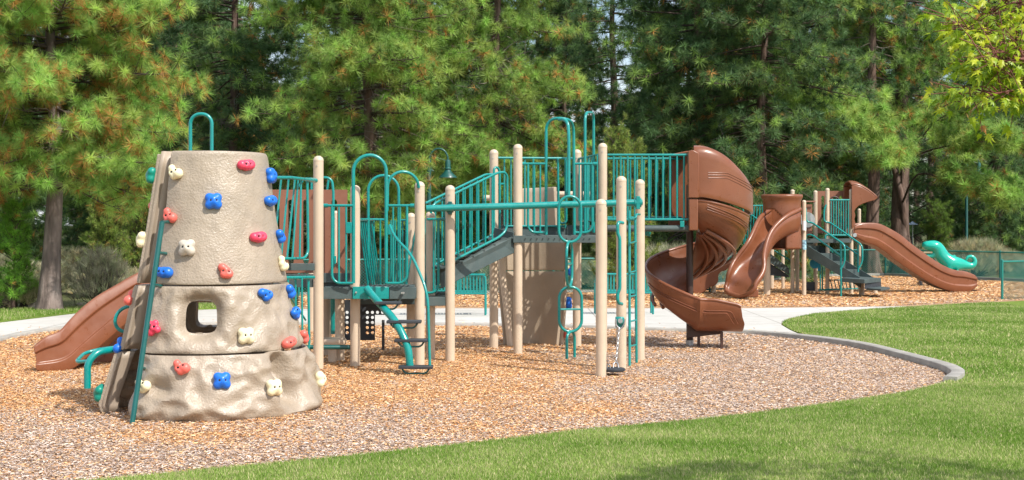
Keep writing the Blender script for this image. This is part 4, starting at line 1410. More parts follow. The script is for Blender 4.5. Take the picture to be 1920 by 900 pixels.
# dark perforated riser panel
b = MB()
Yp = 18.9
poly = [(646, 562), (724, 562), (724, 596), (707, 635), (646, 635)]
x = 646
pit = 9.5
while x < 724:
    y = 562
    while y < 635:
        lim = 724 if y + pit < 598 else 707
        if x + pit <= lim + 2:
            c = W(x + pit / 2, y + pit / 2, Yp)
            h = pit / 2 / F * Yp
            if 575 < y < 628 and (x < 664 or x > 676) and not (600 < y < 609):
                sq = [(h, 0), (h, h), (0, h), (-h, h), (-h, 0), (-h, -h), (0, -h), (h, -h)]
                oc = [(0.022 * math.cos(PI / 4 * k), 0.022 * math.sin(PI / 4 * k)) for k in range(8)]
                vs = [(c.x + a, c.y, c.z + d) for a, d in sq] + [(c.x + a, c.y, c.z + d) for a, d in oc]
                b.add(vs, [(k, (k + 1) % 8, 8 + (k + 1) % 8, 8 + k) for k in range(8)])
            else:
                b.add([(c.x - h, c.y, c.z - h), (c.x + h, c.y, c.z - h), (c.x + h, c.y, c.z + h), (c.x - h, c.y, c.z + h)], [(0, 1, 2, 3)])
        y += pit
    x += pit
b.build('perforated_panel', STEP, play, smooth=0, solid=0.012, fix=False)
tube_part(play, 'support_pole', [W(718.5, 600, 18.95), W(718.5, 656, 18.95)], 0.02, STEP)
# ramp stairs to the upper deck
ramp_ = MB()
Y0s, Y1s = 18.45, 19.35
poly = [(826, 512, Y0s), (933, 451.5, 19.2), (963, 443, Y1s), (963, 474, Y1s), (933, 487, 19.2), (826, 541, Y0s)]
ramp_.prism([W(*p) for p in poly], (0.02, 0.03, 0))
so = ramp_.build('stair_stringer', DECK, play, smooth=0, bevel=0.004)
ramp_ = MB()
off = Vector((-0.12, 0.95, 0))
ramp_.prism([W(*p) + off for p in poly], (0.02, 0.03, 0))
ramp_.build('stair_stringer', DECK, play, smooth=0, bevel=0.004)
for i in range(6):
    t = (i + 0.5) / 6
    p = W(826, 505, Y0s).lerp(W(950, 440, 19.3), t)
    b = MB()
    b.box(p + off / 2 + Vector((0, 0.02, -0.02)), (0.26, 0.9, 0.03), rz=0.0)
    b.build('stair_tread', DECK, play, bevel=0.004)
# stair railings
def yl(x): return 18.4 + (x - 826) / (950 - 826) * 0.9
b = MB()
Q = lambda x, y: W(x, y, yl(x))
b.tube(fillet([Q(808, 400), Q(810, 384), Q(836, 371), Q(935, 323), Q(951, 323), Q(951, 430), Q(937, 444), Q(855, 486), Q(835, 497)], 0.09), 0.0175, 10)
for i, x in enumerate([834, 847, 859, 871.6, 884.5, 897, 910, 923]):
    b.tube([Q(x, 372 - (x - 836) * 0.485), Q(x, 497 - (x - 835) * 0.52)], 0.0125, 8)
b.build('stair_railing', TEAL, play)
b = MB()
Q = lambda x, y: W(x, y, yl(x) + 0.9)
b.tube(fillet([Q(798, 381), Q(911, 327), Q(925, 327)], 0.05), 0.0175, 10)
b.tube(fillet([Q(926, 330), Q(926, 315), Q(933, 313), Q(937, 322), Q(937, 440)], 0.05), 0.0175, 10)
b.tube(fillet([Q(800, 505), Q(855, 475), Q(921, 442), Q(926, 432), Q(926, 330)], 0.05), 0.0175, 10)
for x in [816, 829, 843, 856, 868, 881, 894, 906]:
    b.tube([Q(x, 381 - (x - 798) * 0.478), Q(x, 505 - (x - 800) * 0.51)], 0.0125, 8)
b.build('stair_railing', TEAL, play)
# upper deck
perf_deck(play, [dxy(966, 19.42), dxy(1134, 19.75), dxy(1090, 20.55), dxy(926, 20.25)], ZDU, th=0.105)
b = MB(); b.beam(W(962, 448.5, 19.3), W(1120, 448.5, 19.6), 0.02, 0.10)
b.build('deck_plate', DECK, play, bevel=0.004)
b = MB()
for i in range(12):
    q = W(985 + i * 11, 447.5, 19.33 + i * 0.021); b.cyl(q + Vector((0, -0.02, 0)), q, 0.007, 8)
b.build('bolts', BLACK, play)
b = MB(); b.beam(W(940, 432, 20.3), W(1120, 432, 20.6), 0.02, 0.15); b.build('deck_riser', DECK, play, bevel=0.004)
b = MB(); b.beam(W(926, 440, 19.6), W(962, 449, 19.35), 0.02, 0.2); b.build('deck_plate', DECK, play, bevel=0.004)
framed(play, 990, 1024, 307, 436, 19.42, [1002, 1013], 'l', stub=13)
framed(play, 1078, 1111, 307, 436, 19.55, [1101], 'r', stub=9)
tube_part(play, 'hoop', [W(1024, 440, 19.42), W(1024, 223, 19.42), W(1062, 221, 19.3), W(1075.5, 232, 19.55), W(1077, 440, 19.55)], 0.021, fr=0.2)
tube_part(play, 'hoop', [W(1048, 224, 19.3), W(1064, 223, 19.2), W(1066.5, 250, 19.15), W(1066.5, 366, 19.1)], 0.0235, fr=0.12)
tube_part(play, 'hoop', [W(1097, 436, 19.75), W(1097, 211, 19.75), W(1113, 211, 20.2), W(1113, 436, 20.2)], 0.0205, fr=0.13)
b = MB()
Yb = 20.4
b.tube([W(934, 296, 20.3), W(1078, 297, 20.55)], 0.0175, 10)
b.tube([W(934, 345, 20.3), W(945, 345, 20.3)], 0.0175, 10)
for x in (945.5, 958, 984, 1000, 1046, 1060, 1104): b.tube([W(x, 297, Yb), W(x, 428, Yb)], 0.0135, 8)
b.tube(fillet([W(1046, 300, 20.35), W(1048, 418, 20.35), W(1062, 419, 20.35), W(1062, 300, 20.35)], 0.08), 0.016, 10)
b.tube([W(945, 424, 20.3), W(1062, 424, 20.45)], 0.016, 10)
b.build('barrier', TEAL, play)
b = MB()
b.tube([W(1083, 298, 20.6), W(1122, 290, 19.7)], 0.0175, 10)
b.tube([W(1092, 414, 20.6), W(1122, 414, 19.7)], 0.016, 10)
for i in range(7):
    t = i / 6
    b.tube([W(1086 + 34 * t, 298 - 7 * t, 20.5 - 0.8 * t), W(1086 + 34 * t, 414, 20.5 - 0.8 * t)], 0.0125, 8)
b.build('barrier', TEAL, play)
# tan rock climber behind the upper deck (big moulded panel seen from behind)
CW = mat('tan_moulded_back', (0.36, 0.285, 0.205), rough=0.55, var=0.06, vscale=3, bump=0.35, bscale=35, bdist=0.008)
def backpanel(pts, name='climber_panel', m=CW):
    b = MB()
    rows = []
    (xl0, xr0, y0, xl1, xr1, y1) = pts
    for j in range(13):
        t = j / 12
        row = []
        for i in range(25):
            u = i / 24
            x = (xl0 + (xr0 - xl0) * u) * (1 - t) + (xl1 + (xr1 - xl1) * u) * t
            y = y0 * (1 - t) + y1 * t
            row.append(W(x, y, 20.72 + 0.28 * (1 - (2 * u - 1) ** 2)))
        rows.append(row)
    b.grid(rows)
    o = b.build(name, m, play, smooth=60, solid=0.05, offset=1, fix=False, bevel=0.008)
    return o
backpanel((930, 1060, 440, 936, 1058, 507))
backpanel((936, 1058, 508.5, 950, 1042, 657))
b = MB()
rows = []
for j in range(9):
    t = j / 8
    rows.append([W(972 + (1038 - 972) * i / 12 + 4 * t * (i / 6 - 1), 354 - (3.5 * i / 12) + (430 - 352) * t, 21.3 + 0.2 * (1 - (i / 6 - 1) ** 2)) for i in range(13)])
b.grid(rows)
b.build('climber_panel', CW, play, smooth=60, solid=0.06, offset=1, fix=False, bevel=0.01)
b = MB()
b.tube([W(938, 470, 20.7), W(945, 540, 20.7), W(958, 655, 20.6)], 0.05, 12)
b.build('climber_frame', POST, play)
b = MB()
b.tube([W(1056, 450, 20.9), W(1058, 560, 20.9), W(1050, 655, 20.9)], 0.045, 12)
b.build('climber_frame', POST, play)
for (x, y, m_, k) in [(1060, 497, H_CREAM, 'lump'), (1066, 508, H_BLUE, 'lump'), (1063, 568, H_BLUE, 'two'), (1059, 626, H_RED, 'lump')]:
    key = (k, m_.name)
    me = hold_cache.get(key) or hold_bm(k, 1)
    if key not in hold_cache: me.materials.append(m_); hold_cache[key] = me
    o = bpy.data.objects.new('climbing_hold', me); C.objects.link(o); o.parent = play
    q = W(x, y, 20.9) - Vector((0.3, 19.0, 0)); o.location = q; o.rotation_euler = (0, R(90), 0)
# small post-to-post rail of climber at the back (tan with orange)
tube_part(play, 'climber_rail', [W(1020, 364, 22), W(1106, 364, 22)], 0.045, POST)
tube_part(play, 'climber_rail', [W(905, 371, 22), W(930, 371, 22)], 0.045, POST)
# overhead beam
bm_ = MB()
BA, BB = W(799, 391, 18.1), W(1204, 379.5, 18.45)
bm_.tube([BA, BA.lerp(BB, 0.5), BB], 0.045, 16)
ob = bm_.build('overhead_beam', TEAL, play)
for x, y in [(844, 390), (1196, 380)]:
    b = MB()
    q = W(x, y, 18.22)
    b.tube([q + Vector((-0.045, 0, 0)), q + Vector((0.045, 0, 0))], 0.062, 16)
    b.box(q + Vector((0, 0.02, 0)), (0.05, 0.16, 0.17))
    b.build('clamp', TEALD if x < 900 else TEAL, ob, bevel=0.004)
# weld grooves
# ring climber
ringM = play
def ring(xc, yc, hw, hh, Y, r, edge=False, name='climbing_ring'):
    pts = []
    s = F / Y
    a = hw / s; h = hh / s
    c = W(xc, yc, Y)
    n = 12
    ang = R(75) if edge else R(8)
    d = Vector((math.cos(ang), math.sin(ang), 0))
    if edge: a = 0.165
    for k in range(n + 1):
        t = PI * k / n
        pts.append(c + d * (a * math.cos(t)) + Vector((0, 0, h - a + a * math.sin(t))))
    for k in range(n + 1):
        t = PI + PI * k / n
        pts.append(c + d * (a * math.cos(t)) + Vector((0, 0, -h + a + a * math.sin(t))))
    b = MB()
    b.tube(pts, r, 10, closed=True)
    o = b.build(name, TEAL, ringM)
    return c, d, a, h, o
ring(1068.5, 411, 21, 43, 18.15, 0.019)
c, d, a, h, o = ring(1067.5, 495, 8, 42, 18.15, 0.019, True)
b = MB(); b.tube([c - d * a, c + d * a], 0.013, 8); b.build('ring_rung', TEAL, o)
c, d, a, h, o = ring(1069.5, 580, 21.5, 42, 18.15, 0.019)
b = MB(); b.tube([c - d * a, c + d * a], 0.013, 8); b.build('ring_rung', TEAL, o)
c = W(1070, 664, 18.15)
d = Vector((math.cos(R(60)), math.sin(R(60)), 0))
tube_part(play, 'climbing_ring', [c - d * 0.11 + Vector((0, 0, -0.05)), c - d * 0.11 + Vector((0, 0, 0.29)), c + d * 0.11 + Vector((0, 0, 0.29)), c + d * 0.11 + Vector((0, 0, -0.05))], 0.019, fr=0.1)
# vertical ladder between posts
def lad(x0, x1): pass
b = MB()
b.tube([W(1180, 395, 17.9), W(1180.5, 688, 17.2 + .45)], 0.0175, 10)
b.build('ladder_rail', TEAL, play)
b = MB()
b.tube(fillet([W(1199, 402, 18.3), W(1193, 402, 18.1), W(1191, 412, 18.05), W(1193.5, 680, 18.05)], 0.05), 0.0175, 10)
b.build('ladder_rail', TEAL, play)
for y in (410, 455, 510, 555.5, 602, 648.5):
    b = MB(); b.tube([W(1180.5, y + 1, 17.75), W(1193, y - 2, 18.05)], 0.012, 8); b.build('ladder_rung', TEAL, play)
tube_part(play, 'grab_handle', [W(1168, 418, 17.1), W(1158, 416, 16.98), W(1158, 437, 16.98), W(1162, 446, 16.98), W(1162, 542, 16.98), W(1158, 550, 16.98), W(1158, 568, 16.98), W(1166, 570, 17.1)], 0.021, fr=0.06)
# chain stepping disc between the two front posts
b = MB(); q = W(1162.5, 601, 17.0)
b.tube([q + Vector((0, -.045, 0)), q + Vector((0, .1, 0))], 0.045, 16); b.box(q + Vector((0, .03, -0.02)), (0.11, 0.05, 0.13)); 
b.build('chain_mount', TEAL, play, bevel=0.01)
b = MB(); b.tube([q + Vector((0, -.055, 0)), q + Vector((0, -.04, 0))], 0.03, 16)
b.tube(fillet([q + Vector((-.05, -.03, .02)), q + Vector((-.055, -.03, -.05)), q + Vector((0, -.03, -.11)), q + Vector((.05, -.03, -.05)), q + Vector((.055, -.03, .02))], .03), 0.012, 8)
b.build('chain_shackle', STEEL, play)
def chain(p, e, name='chain'):
    b = MB()
    L = (e - p).length
    n = int(L / 0.034)
    d = (e - p).normalized()
    u = d.cross(Vector((0, 1, 0))).normalized(); v = d.cross(u)
    for i in range(n):
        c = p.lerp(e, (i + 0.5) / n)
        s_ = u if i % 2 else v
        pts = [c + d * (0.021 * math.sin(t)) + s_ * (0.0115 * math.cos(t)) for t in [2 * PI * k / 8 for k in range(8)]]
        b.tube(pts, 0.0038, 5, closed=True)
    return b.build(name, STEEL, play)
chain(W(1161, 614, 16.95), W(1155, 680, 16.7))
chain(W(1139, 672, 16.55), W(1141, 684, 16.6))
b = MB()
q = W(1151, 693, 16.62)
b.lathe(q, [(0.0, -0.022), (0.12, -0.022), (0.135, -0.01), (0.135, 0.012), (0.12, 0.022), (0.0, 0.022)], 24)
b.build('stepping_disc', STEP, play)
tube_part(play, 'disc_bracket', [W(1150, 690, 16.6), W(1151, 680, 16.65), W(1158, 680, 16.65), W(1160, 690, 16.6)], 0.008, STEEL, fr=0.02)
tube_part(play, 'disc_bracket', [W(1138, 690, 16.6), W(1139, 683, 16.6), W(1143, 683, 16.6), W(1144, 690, 16.6)], 0.008, STEEL, fr=0.02)
# bridge
YN, YF = 19.9, 20.85
for Yr, x0, x1, yt, ybm, lab in [(YN, 1139, 1292, 290.5, 411.5, 0), (YF, 1139, 1278, 297.5, 408, 1)]:
    b = MB()
    b.tube([W(x0, yt, Yr), W(x1, yt, Yr)], 0.0185, 10)
    b.tube([W(x0, ybm, Yr), W(x1, ybm, Yr)], 0.0185, 10)
    x = 1150.5 + lab * 6
    while x < x1 - 4:
        b.tube([W(x, yt, Yr), W(x, ybm, Yr)], 0.0135, 8)
        x += 13.2 - 0.55 * lab
    b.build('bridge_railing', TEAL, play)
b = MB(); b.tube([W(1139, 428.5, YN), W(1292, 428.5, YN)], 0.044, 16); b.build('bridge_rail_tube', DECK, play)
b = MB(); b.tube([W(1139, 427.5, YF), W(1288, 427.5, YF)], 0.044, 16); b.build('bridge_rail_tube', DECK, play)
xa, xb = W(1139, 400, YN).x, W(1296, 400, YN).x
perf_deck(play, [(xa, YN + .03), (xb, YN + .03), (xb, YF - .03), (xa, YF - .03)], 1.795, th=0.05)
b = MB(); b.box(W(1279, 420, YN - 0.05), (0.06, 0.03, 0.09)); b.build('rail_clamp', TEAL, play, bevel=0.004)
b = MB(); b.prism([W(1208, 430, 20.2), W(1216, 430, 20.2), W(1221, 437, 20.2), W(1219, 443, 20.2), W(1208, 441, 20.2)], (0, .02, 0)); b.build('gusset', TEAL, play)

# ------------------------------------------------------------------ spiral slide
SX, SY = (1300 - 960) / F * 20.7, 20.7
spiral = MB()
def zf(th):
    t = (th + 90) / 360
    return 1.80 - 1.51 * t - 0.05 * math.sin(2 * PI * t)
prof = [(0.06, 0.30), (0.09, 0.16), (0.15, 0.05), (0.24, 0.0), (0.36, -0.02), (0.48, 0.0), (0.58, 0.05), (0.66, 0.13), (0.715, 0.24), (0.745, 0.36), (0.755, 0.44)]
def hoodline(th):
    c_ = max(0, math.cos(R(th)))
    return 2.205 - 0.235 * c_ ** 1.3 - (0.0022 * max(0, th))
def rimk(th):
    a = (hoodline(th) - 0.05 - zf(th)) / 0.44
    if th < 10: return a
    return 1 + (a - 1) * max(0, 1 - (th - 10) / 60)
rows = []
for th in np.arange(-100, 271, 5):
    e = Vector((math.cos(R(th)), math.sin(R(th)), 0))
    w_ = 1.0
    if th < -60: w_ = 1.12
    elif th < 20: w_ = 1.12 - 0.08 * (th + 60) / 80
    elif th < 270: w_ = 1.04 - 0.10 * min(1, (th - 20) / 150)
    rows.append([Vector((SX, SY, 0)) + e * (r_ * w_) + Vector((0, 0, zf(th) + dz * (rimk(th) if r_ > 0.3 and dz > 0.1 else 1.0))) for r_, dz in prof])
for x in np.arange(0.06, 0.72, 0.06):
    e = Vector((0, -1, 0))
    f_ = x / 0.72
    rr_ = []
    for r_, dz in prof:
        dz2 = dz * (1 - 0.30 * max(0, f_ - .3))
        xx = x + (0.0 if dz < .2 else -0.10 * max(0, f_ - 0.75) * 4 * (dz / .44))
        rr_.append(Vector((SX + xx, SY - r_ * 0.94, zf(270) - 0.02 * f_ + dz2)))
    rows.append(rr_)
rows = [[p for p in r_] for r_ in rows]
spiral.grid(rows)
ss = spiral.build('spiral_slide', BROWN, play, smooth=70, solid=0.035, offset=0, fix=False)
m_ = ss.modifiers.new('bevel', 'BEVEL'); m_.width = 0.012; m_.segments = 2; m_.limit_method = 'ANGLE'; m_.angle_limit = R(60)
# rolled rim along the outer edge
b = MB(); b.tube([r_[-1] for r_ in rows], 0.026, 10); b.tube([r_[0] for r_ in rows], 0.02, 8); b.build('slide_rim', BROWN, ss)
# ribs below the chute and moulded grooves on the outside
b = MB()
for k, (r_, dz) in enumerate([(0.20, -0.03), (0.33, -0.045), (0.46, -0.04), (0.58, 0.0)]):
    pts = []
    for th in np.arange(-80, 200, 6):
        e = Vector((math.cos(R(th)), math.sin(R(th)), 0))
        pts.append(Vector((SX, SY, 0)) + e * (r_ * 1.05) + Vector((0, 0, zf(th) + dz - 0.03)))
    b.tube(pts, 0.028, 8)
b.build('underside_rib', BROWN, ss)
BROWNG = mat('brown_groove', (0.20, 0.07, 0.035), rough=0.4)
b = MB()
for dz in (0.25, 0.285):
    pts = []
    for th in np.arange(192, 271, 5):
        e = Vector((math.cos(R(th)), math.sin(R(th)), 0)); rr_ = 0.745 * 0.94
        pts.append(Vector((SX, SY, 0)) + e * (rr_ + 0.006) + Vector((0, 0, zf(th) + dz)))
    pts += [Vector((SX + x, SY - 0.745 * 0.94 - .006, zf(270) + dz - 0.02 * x)) for x in (0.1, 0.25, 0.38)]
    k = 0.46 if dz > 0.26 else 0.40
    pts = fillet(pts + [Vector((SX + k, SY - 0.71, zf(270) + dz - 0.02)), Vector((SX + k + 0.10, SY - 0.66, zf(270) + 0.08))], 0.05)
    b.tube(pts, 0.0055, 6)
b.build('moulded_line', BROWNG, ss)
# hood
b = MB()
rows = []
zs = []
for th in np.arange(-97, 22, 4):
    e = Vector((math.cos(R(th)), math.sin(R(th)), 0))
    c_ = max(0, math.cos(R(th)))
    zt = 2.93 - 0.56 * c_ ** 1.8
    if th > 0: zt = 2.37 - 0.25 * (th / 20)
    zl = hoodline(th)
    ro = 0.885 - 0.02 * c_
    row = []
    for t in np.linspace(0, 1, 10): row.append((ro, zl + (zt - 0.10 - zl) * t))
    row += [(ro - 0.02, zt - 0.05), (ro - 0.06, zt - 0.015), (ro - 0.16, zt + 0.005), (ro - 0.40, zt + 0.02), (0.1, zt + 0.02)]
    rows.append([Vector((SX, SY, 0)) + e * r_ + Vector((0, 0, z)) for r_, z in row])
b.grid(rows)
hood = b.build('slide_hood', BROWN, play, smooth=50, solid=0.03, offset=0, fix=False, bevel=0.006)
# upper chute wall between deck and hood
b = MB()
for (dy) in (0,):
    b.prism([W(1290.5, 283, 19.78), W(1300, 281, 19.78), W(1311, 287, 19.78), W(1311, 371, 19.78), W(1290.5, 371, 19.78)], (0, 0.10, 0))
    b.prism([W(1292, 372.5, 19.80), W(1309, 372.5, 19.80), W(1309, 432, 19.80), W(1292, 432, 19.80)], (0, 0.09, 0))
b.build('entry_flange', BROWN, hood, smooth=40, bevel=0.012)
b = MB()
b.prism([W(1254, 290, 21.0), W(1288, 283, 21.0), W(1300, 283, 21.0), W(1300, 425, 21.0), W(1254, 425, 21.0)], (0, 0.05, 0))
b.build('entry_flange', BROWN, hood, bevel=0.01)
b = MB()
b.prism([W(1254, 291, 21.0), W(1296, 284, 19.9), W(1311, 287, 19.9), W(1300, 284, 21.0)], (0, 0, -0.03))
b.build('entry_roof', BROWN, hood)
b = MB()
for zk in (2.62, 2.655, 2.58):
    pts = []
    for th in np.arange(-84, -8, 4):
        c_ = math.cos(R(th))
        e = Vector((math.cos(R(th)), math.sin(R(th)), 0))
        z = zk - (0.0 if c_ < .42 else 0.36 * (c_ - .42))
        pts.append(Vector((SX, SY, 0)) + e * (0.901 - 0.02 * c_) + Vector((0, 0, z - 0.1)))
    b.tube(pts, 0.0055, 6)
b.build('moulded_line', BROWN, hood)
b = MB()
for dz in (0.33, 0.295, 0.26):
    pts = []
    for th in np.arange(-84, -2, 4):
        e = Vector((math.cos(R(th)), math.sin(R(th)), 0))
        pts.append(Vector((SX, SY, 0)) + e * (0.745 * 1.12 + 0.02 - 0.06 * max(0, (th + 60) / 80)) + Vector((0, 0, zf(th) + dz)))
    b.tube(pts, 0.0055, 6)
b.build('moulded_line', BROWNG, ss)
b = MB(); b.lathe((SX - 0.06, SY - 0.05, 0), [(0.052, -0.1), (0.052, 2.4)], 20); b.build('centre_pole', DBROWN, ss)
b = MB(); b.lathe((SX - 0.06, SY - 0.05, 0), [(0.057, -0.1), (0.057, 0.09)], 20); b.build('pole_collar', STEEL, ss)
b = MB(); 
b.prism([W(1288, 608, 20.45), W(1305, 612, 20.45), W(1356, 622, 20.45), W(1354, 626, 20.45), W(1302, 632, 20.45), W(1288, 633, 20.45)], (0, 0.06, 0))
b.build('support_bracket', DBROWN, ss, bevel=0.004)
for x, by in ((1310, 650), (1353, 653)):
    b = MB(); Yq = YB(by) - 0.1
    b.beam(W(x, by + 4, Yq), W(x, 622, Yq), 0.04, 0.04); b.build('support_leg', DBROWN, ss)

# ------------------------------------------------------------------ left wave slide
def wave_slide(parent, up, low, Y0, Y1, width, grooves=None, name='wave_slide', m=BROWN, wth=0.05, lip=0.02, slope=None):
    """up/low: pixel outlines of the near wall; depth varies linearly from Y0 (first point) to Y1 (last)"""
    n = 36
    def resample(pl):
        pl = smooth_curve([Vector((x, y, 0)) for x, y in pl], 6)
        L = [0]
        for a, c in zip(pl, pl[1:]): L.append(L[-1] + (c - a).length)
        out = []
        for k in range(n + 1):
            t = L[-1] * k / n
            j = max(0, min(len(pl) - 2, next((i for i in range(len(L) - 1) if L[i + 1] >= t), len(pl) - 2)))
            f_ = (t - L[j]) / max(1e-6, L[j + 1] - L[j])
            out.append(pl[j].lerp(pl[j + 1], f_))
        return out
    U, Lo = resample(up), resample(low)
    def D(k): return Y0 + (Y1 - Y0) * k / n
    back = Vector((0, 1, 0)) * width
    sec = []
    for k in range(n + 1):
        u, l = W(U[k].x, U[k].y, D(k)), W(Lo[k].x, Lo[k].y, D(k))
        b0 = l.lerp(u, 0.22)
        s_ = []
        # section: near wall outside, rim, inside, bed, far wall
        s_.append(l + Vector((0, 0.03, 0)))
        s_.append(l.lerp(u, 0.10) + Vector((0, 0.0, 0)))
        s_.append(l.lerp(u, 0.30) + Vector((0, -0.004, 0)))
        s_.append(l.lerp(u, 0.34) + Vector((0, 0.030, 0)))
        s_.append(l.lerp(u, 0.68) + Vector((0, 0.030, 0)))
        s_.append(l.lerp(u, 0.72) + Vector((0, -0.004, 0)))
        s_.append(l.lerp(u, 0.93) + Vector((0, 0.0, 0)))
        s_.append(u + Vector((0, 0.02, 0)))
        s_.append(u + Vector((0, 0.05, 0)))
        s_.append(l.lerp(u, 0.93) + Vector((0, 0.075, 0)))
        s_.append(b0.lerp(u, 0.3) + Vector((0, 0.08, 0)))
        s_.append(b0 + Vector((0, 0.13, 0)))
        s_.append(b0 + back * 0.5 + Vector((0, 0, -0.02)))
        s_.append(b0 + back - Vector((0, 0.13, 0)))
        s_.append(b0.lerp(u, 0.3) + back - Vector((0, 0.08, 0)))
        s_.append(l.lerp(u, 0.93) + back - Vector((0, 0.075, 0)))
        s_.append(u + back - Vector((0, 0.05, 0)))
        s_.append(u + back - Vector((0, 0.02, 0)))
        s_.append(l.lerp(u, 0.9) + back)
        s_.append(l + back)
        s_.append(l + back - Vector((0, 0.05, 0)))
        s_.append(l.lerp(u, 0.12) + back * 0.5)
        s_.append(l + Vector((0, 0.08, 0)))
        sec.append(s_)
    b = MB()
    b.grid(sec, closed_v=True)
    m0 = len(sec[0])
    b.f.append(tuple(range(m0))[::-1])
    b.f.append(tuple((n) * m0 + k for k in range(m0)))
    o = b.build(name, m, parent, smooth=35, fix=True)
    mm = o.modifiers.new('bevel', 'BEVEL'); mm.width = 0.008; mm.segments = 2; mm.limit_method = 'ANGLE'; mm.angle_limit = R(30)
    return o
wave_slide(play, [(300, 500), (258, 511), (213, 536), (179, 556), (150, 579), (127, 602), (109, 621), (83, 632), (63, 648)],
                 [(330, 545), (300, 560), (262, 583), (239, 603), (202, 636), (161, 671), (135, 692), (106, 701), (68, 699)], 17.9, 17.0, 0.55)
# second lane, deeper curve behind it
wave_slide(play, [(320, 500), (265, 522), (225, 548), (195, 578), (175, 602), (150, 640), (130, 668)],
                 [(345, 560), (300, 590), (262, 612), (240, 650), (214, 680), (185, 697), (150, 700)], 18.6, 18.0, 0.4)
# ------------------------------------------------------------------ toddler play set
tod = thing('toddler_play_structure', 'small tan, teal and brown playset with steps and two slides beyond the path', 'play structure', (8.0, 36, 0))
def tp(px, by, ty, r=0.053, Y=None): return post(tod, px, by, ty, r=r, Y=Y)
tp(1507.5, 557, 375); tp(1529, 550, 357); tp(1551.5, 553.5, 352.5); tp(1596, 553, 354.5)
tp(1486, 552, 355); tp(1495, 548, 385); tp(1468, 543, 390, r=0.045); tp(1611, 548, 391, r=0.045)
tp(1438, 555, 440, r=0.085); tp(1447, 543, 440, r=0.06)
b = MB(); q0 = W(1507.5, 423, 34.45); b.lathe(q0 + Vector((0, 0, -0.12)), [(0.0555, 0), (0.0555, 0.24)], 20); b.build('paper_notice', mat('white_paper', (0.75, 0.75, 0.75), rough=0.6), tod, smooth=60)
b = MB(); q0 = W(1507.5, 459, 34.45); b.lathe(q0 + Vector((0, 0, -0.12)), [(0.0555, 0), (0.0555, 0.24)], 20); b.build('paper_notice', mat('blue_white_paper', (0.30, 0.52, 0.75), rough=0.6, var=0.7, vscale=14), tod, smooth=60)
perf_deck(tod, [dxy(1513, 35.2), dxy(1594, 35.3), dxy(1605, 36.6), dxy(1530, 36.6)], 1.44, th=0.10, pitch=0.09, rad=0.028)
perf_deck(tod, [dxy(1436, 35.6), dxy(1513, 35.2), dxy(1530, 36.6), dxy(1450, 37)], 1.30, th=0.10, pitch=0.09, rad=0.028)
# steps going down to the right and forward
dn_ = Vector((0.8, -0.6, 0)); en = Vector((0.6, 0.8, 0)) * 0.72
base = W(1513, 461, 35.1)
run, rise = 0.36, 0.2
st_poly = []
b = MB()
p = base.copy()
stairs_side = [p.copy()]
for i in range(4):
    rz_ = p - Vector((0, 0, rise))
    bb = MB(); bb.add([p, p + en, rz_ + en, rz_], [(0, 1, 2, 3)]); bb.build('stair_riser', DECK, tod, smooth=0, solid=0.012)
    tr_ = rz_ + dn_ * run
    bb = MB(); bb.box((rz_ + tr_ + en) / 2 + Vector((0, 0, 0)), (run, 0.72, 0.02), rz=math.atan2(dn_.y, dn_.x)); bb.build('stair_tread', DECK, tod, bevel=0.003)
    stairs_side += [rz_ + Vector((0, 0, 0.06)), tr_ + Vector((0, 0, 0.06))]
    p = tr_
low = [p + Vector((0, 0, -0.02)), base + Vector((0, 0, -0.24))]
for o_ in (Vector((0, 0, 0)) - en * 0.03, en * 1.0):
    bb = MB()
    bb.prism([base + o_ + Vector((0, 0, 0.02)), base + dn_ * run * 4 + Vector((0, 0, -rise * 4 + 0.02)) + o_, base + dn_ * run * 4 + Vector((0, 0, -rise * 4 - 0.22)) + o_, base + Vector((0, 0, -0.26)) + o_], en.normalized() * 0.03)
    bb.build('stair_stringer', DECK, tod, smooth=0)
b = MB(); b.prism([W(1576, 521, 34.0), W(1621, 524, 33.6), W(1652, 521, 34.6), W(1606, 518, 35.1)], (0, 0, -0.10)); b.build('stair_platform', DECK, tod, smooth=0, bevel=0.004)
b = MB(); b.prism([W(1621, 528, 33.75), W(1651, 525, 34.6), W(1651, 540, 34.6), W(1621, 542, 33.75)], (0.02, 0.02, 0)); b.build('stair_riser', STEP, tod, smooth=0)
b = MB(); b.prism([W(1624, 540, 33.9), W(1652, 542, 33.5), W(1669, 539, 34.3), W(1648, 536.5, 34.7)], (0, 0, -0.045)); b.build('stair_platform', DECK, tod, smooth=0, bevel=0.004)
post(tod, 1615.5, 556, ztop=0.4, r=0.065, m=POST); post(tod, 1641, 553, ztop=0.16, r=0.06, m=POST)
# stair handrails
def hr(pts, r=0.022, name='handrail', fr=0.12): return tube_part(tod, name, pts, r, TEAL, 10, fr)
hr([W(1511, 390, 34.8), W(1512, 416, 34.8), W(1522, 417, 34.8), W(1584, 459, 33.9), W(1584, 493, 33.9), W(1576, 505, 33.9)])
hr([W(1510, 452, 34.8), W(1512, 439, 34.8), W(1524, 441, 34.7), W(1576, 479, 34.0)])
tube_part(tod, 'handrail_post', [W(1576.5, 455, 34.0), W(1577, 560, 34.0)], 0.024)
hr([W(1549, 384, 35.4), W(1545, 392, 35.4), W(1545, 416, 35.4), W(1556, 417, 35.4), W(1617, 460, 34.6), W(1617, 492, 34.6), W(1610, 503, 34.6)])
hr([W(1550, 456, 35.4), W(1546, 440, 35.4), W(1557, 441, 35.4), W(1608, 477, 34.7)])
tube_part(tod, 'handrail_post', [W(1609, 458, 34.7), W(1609, 510, 34.7)], 0.024)
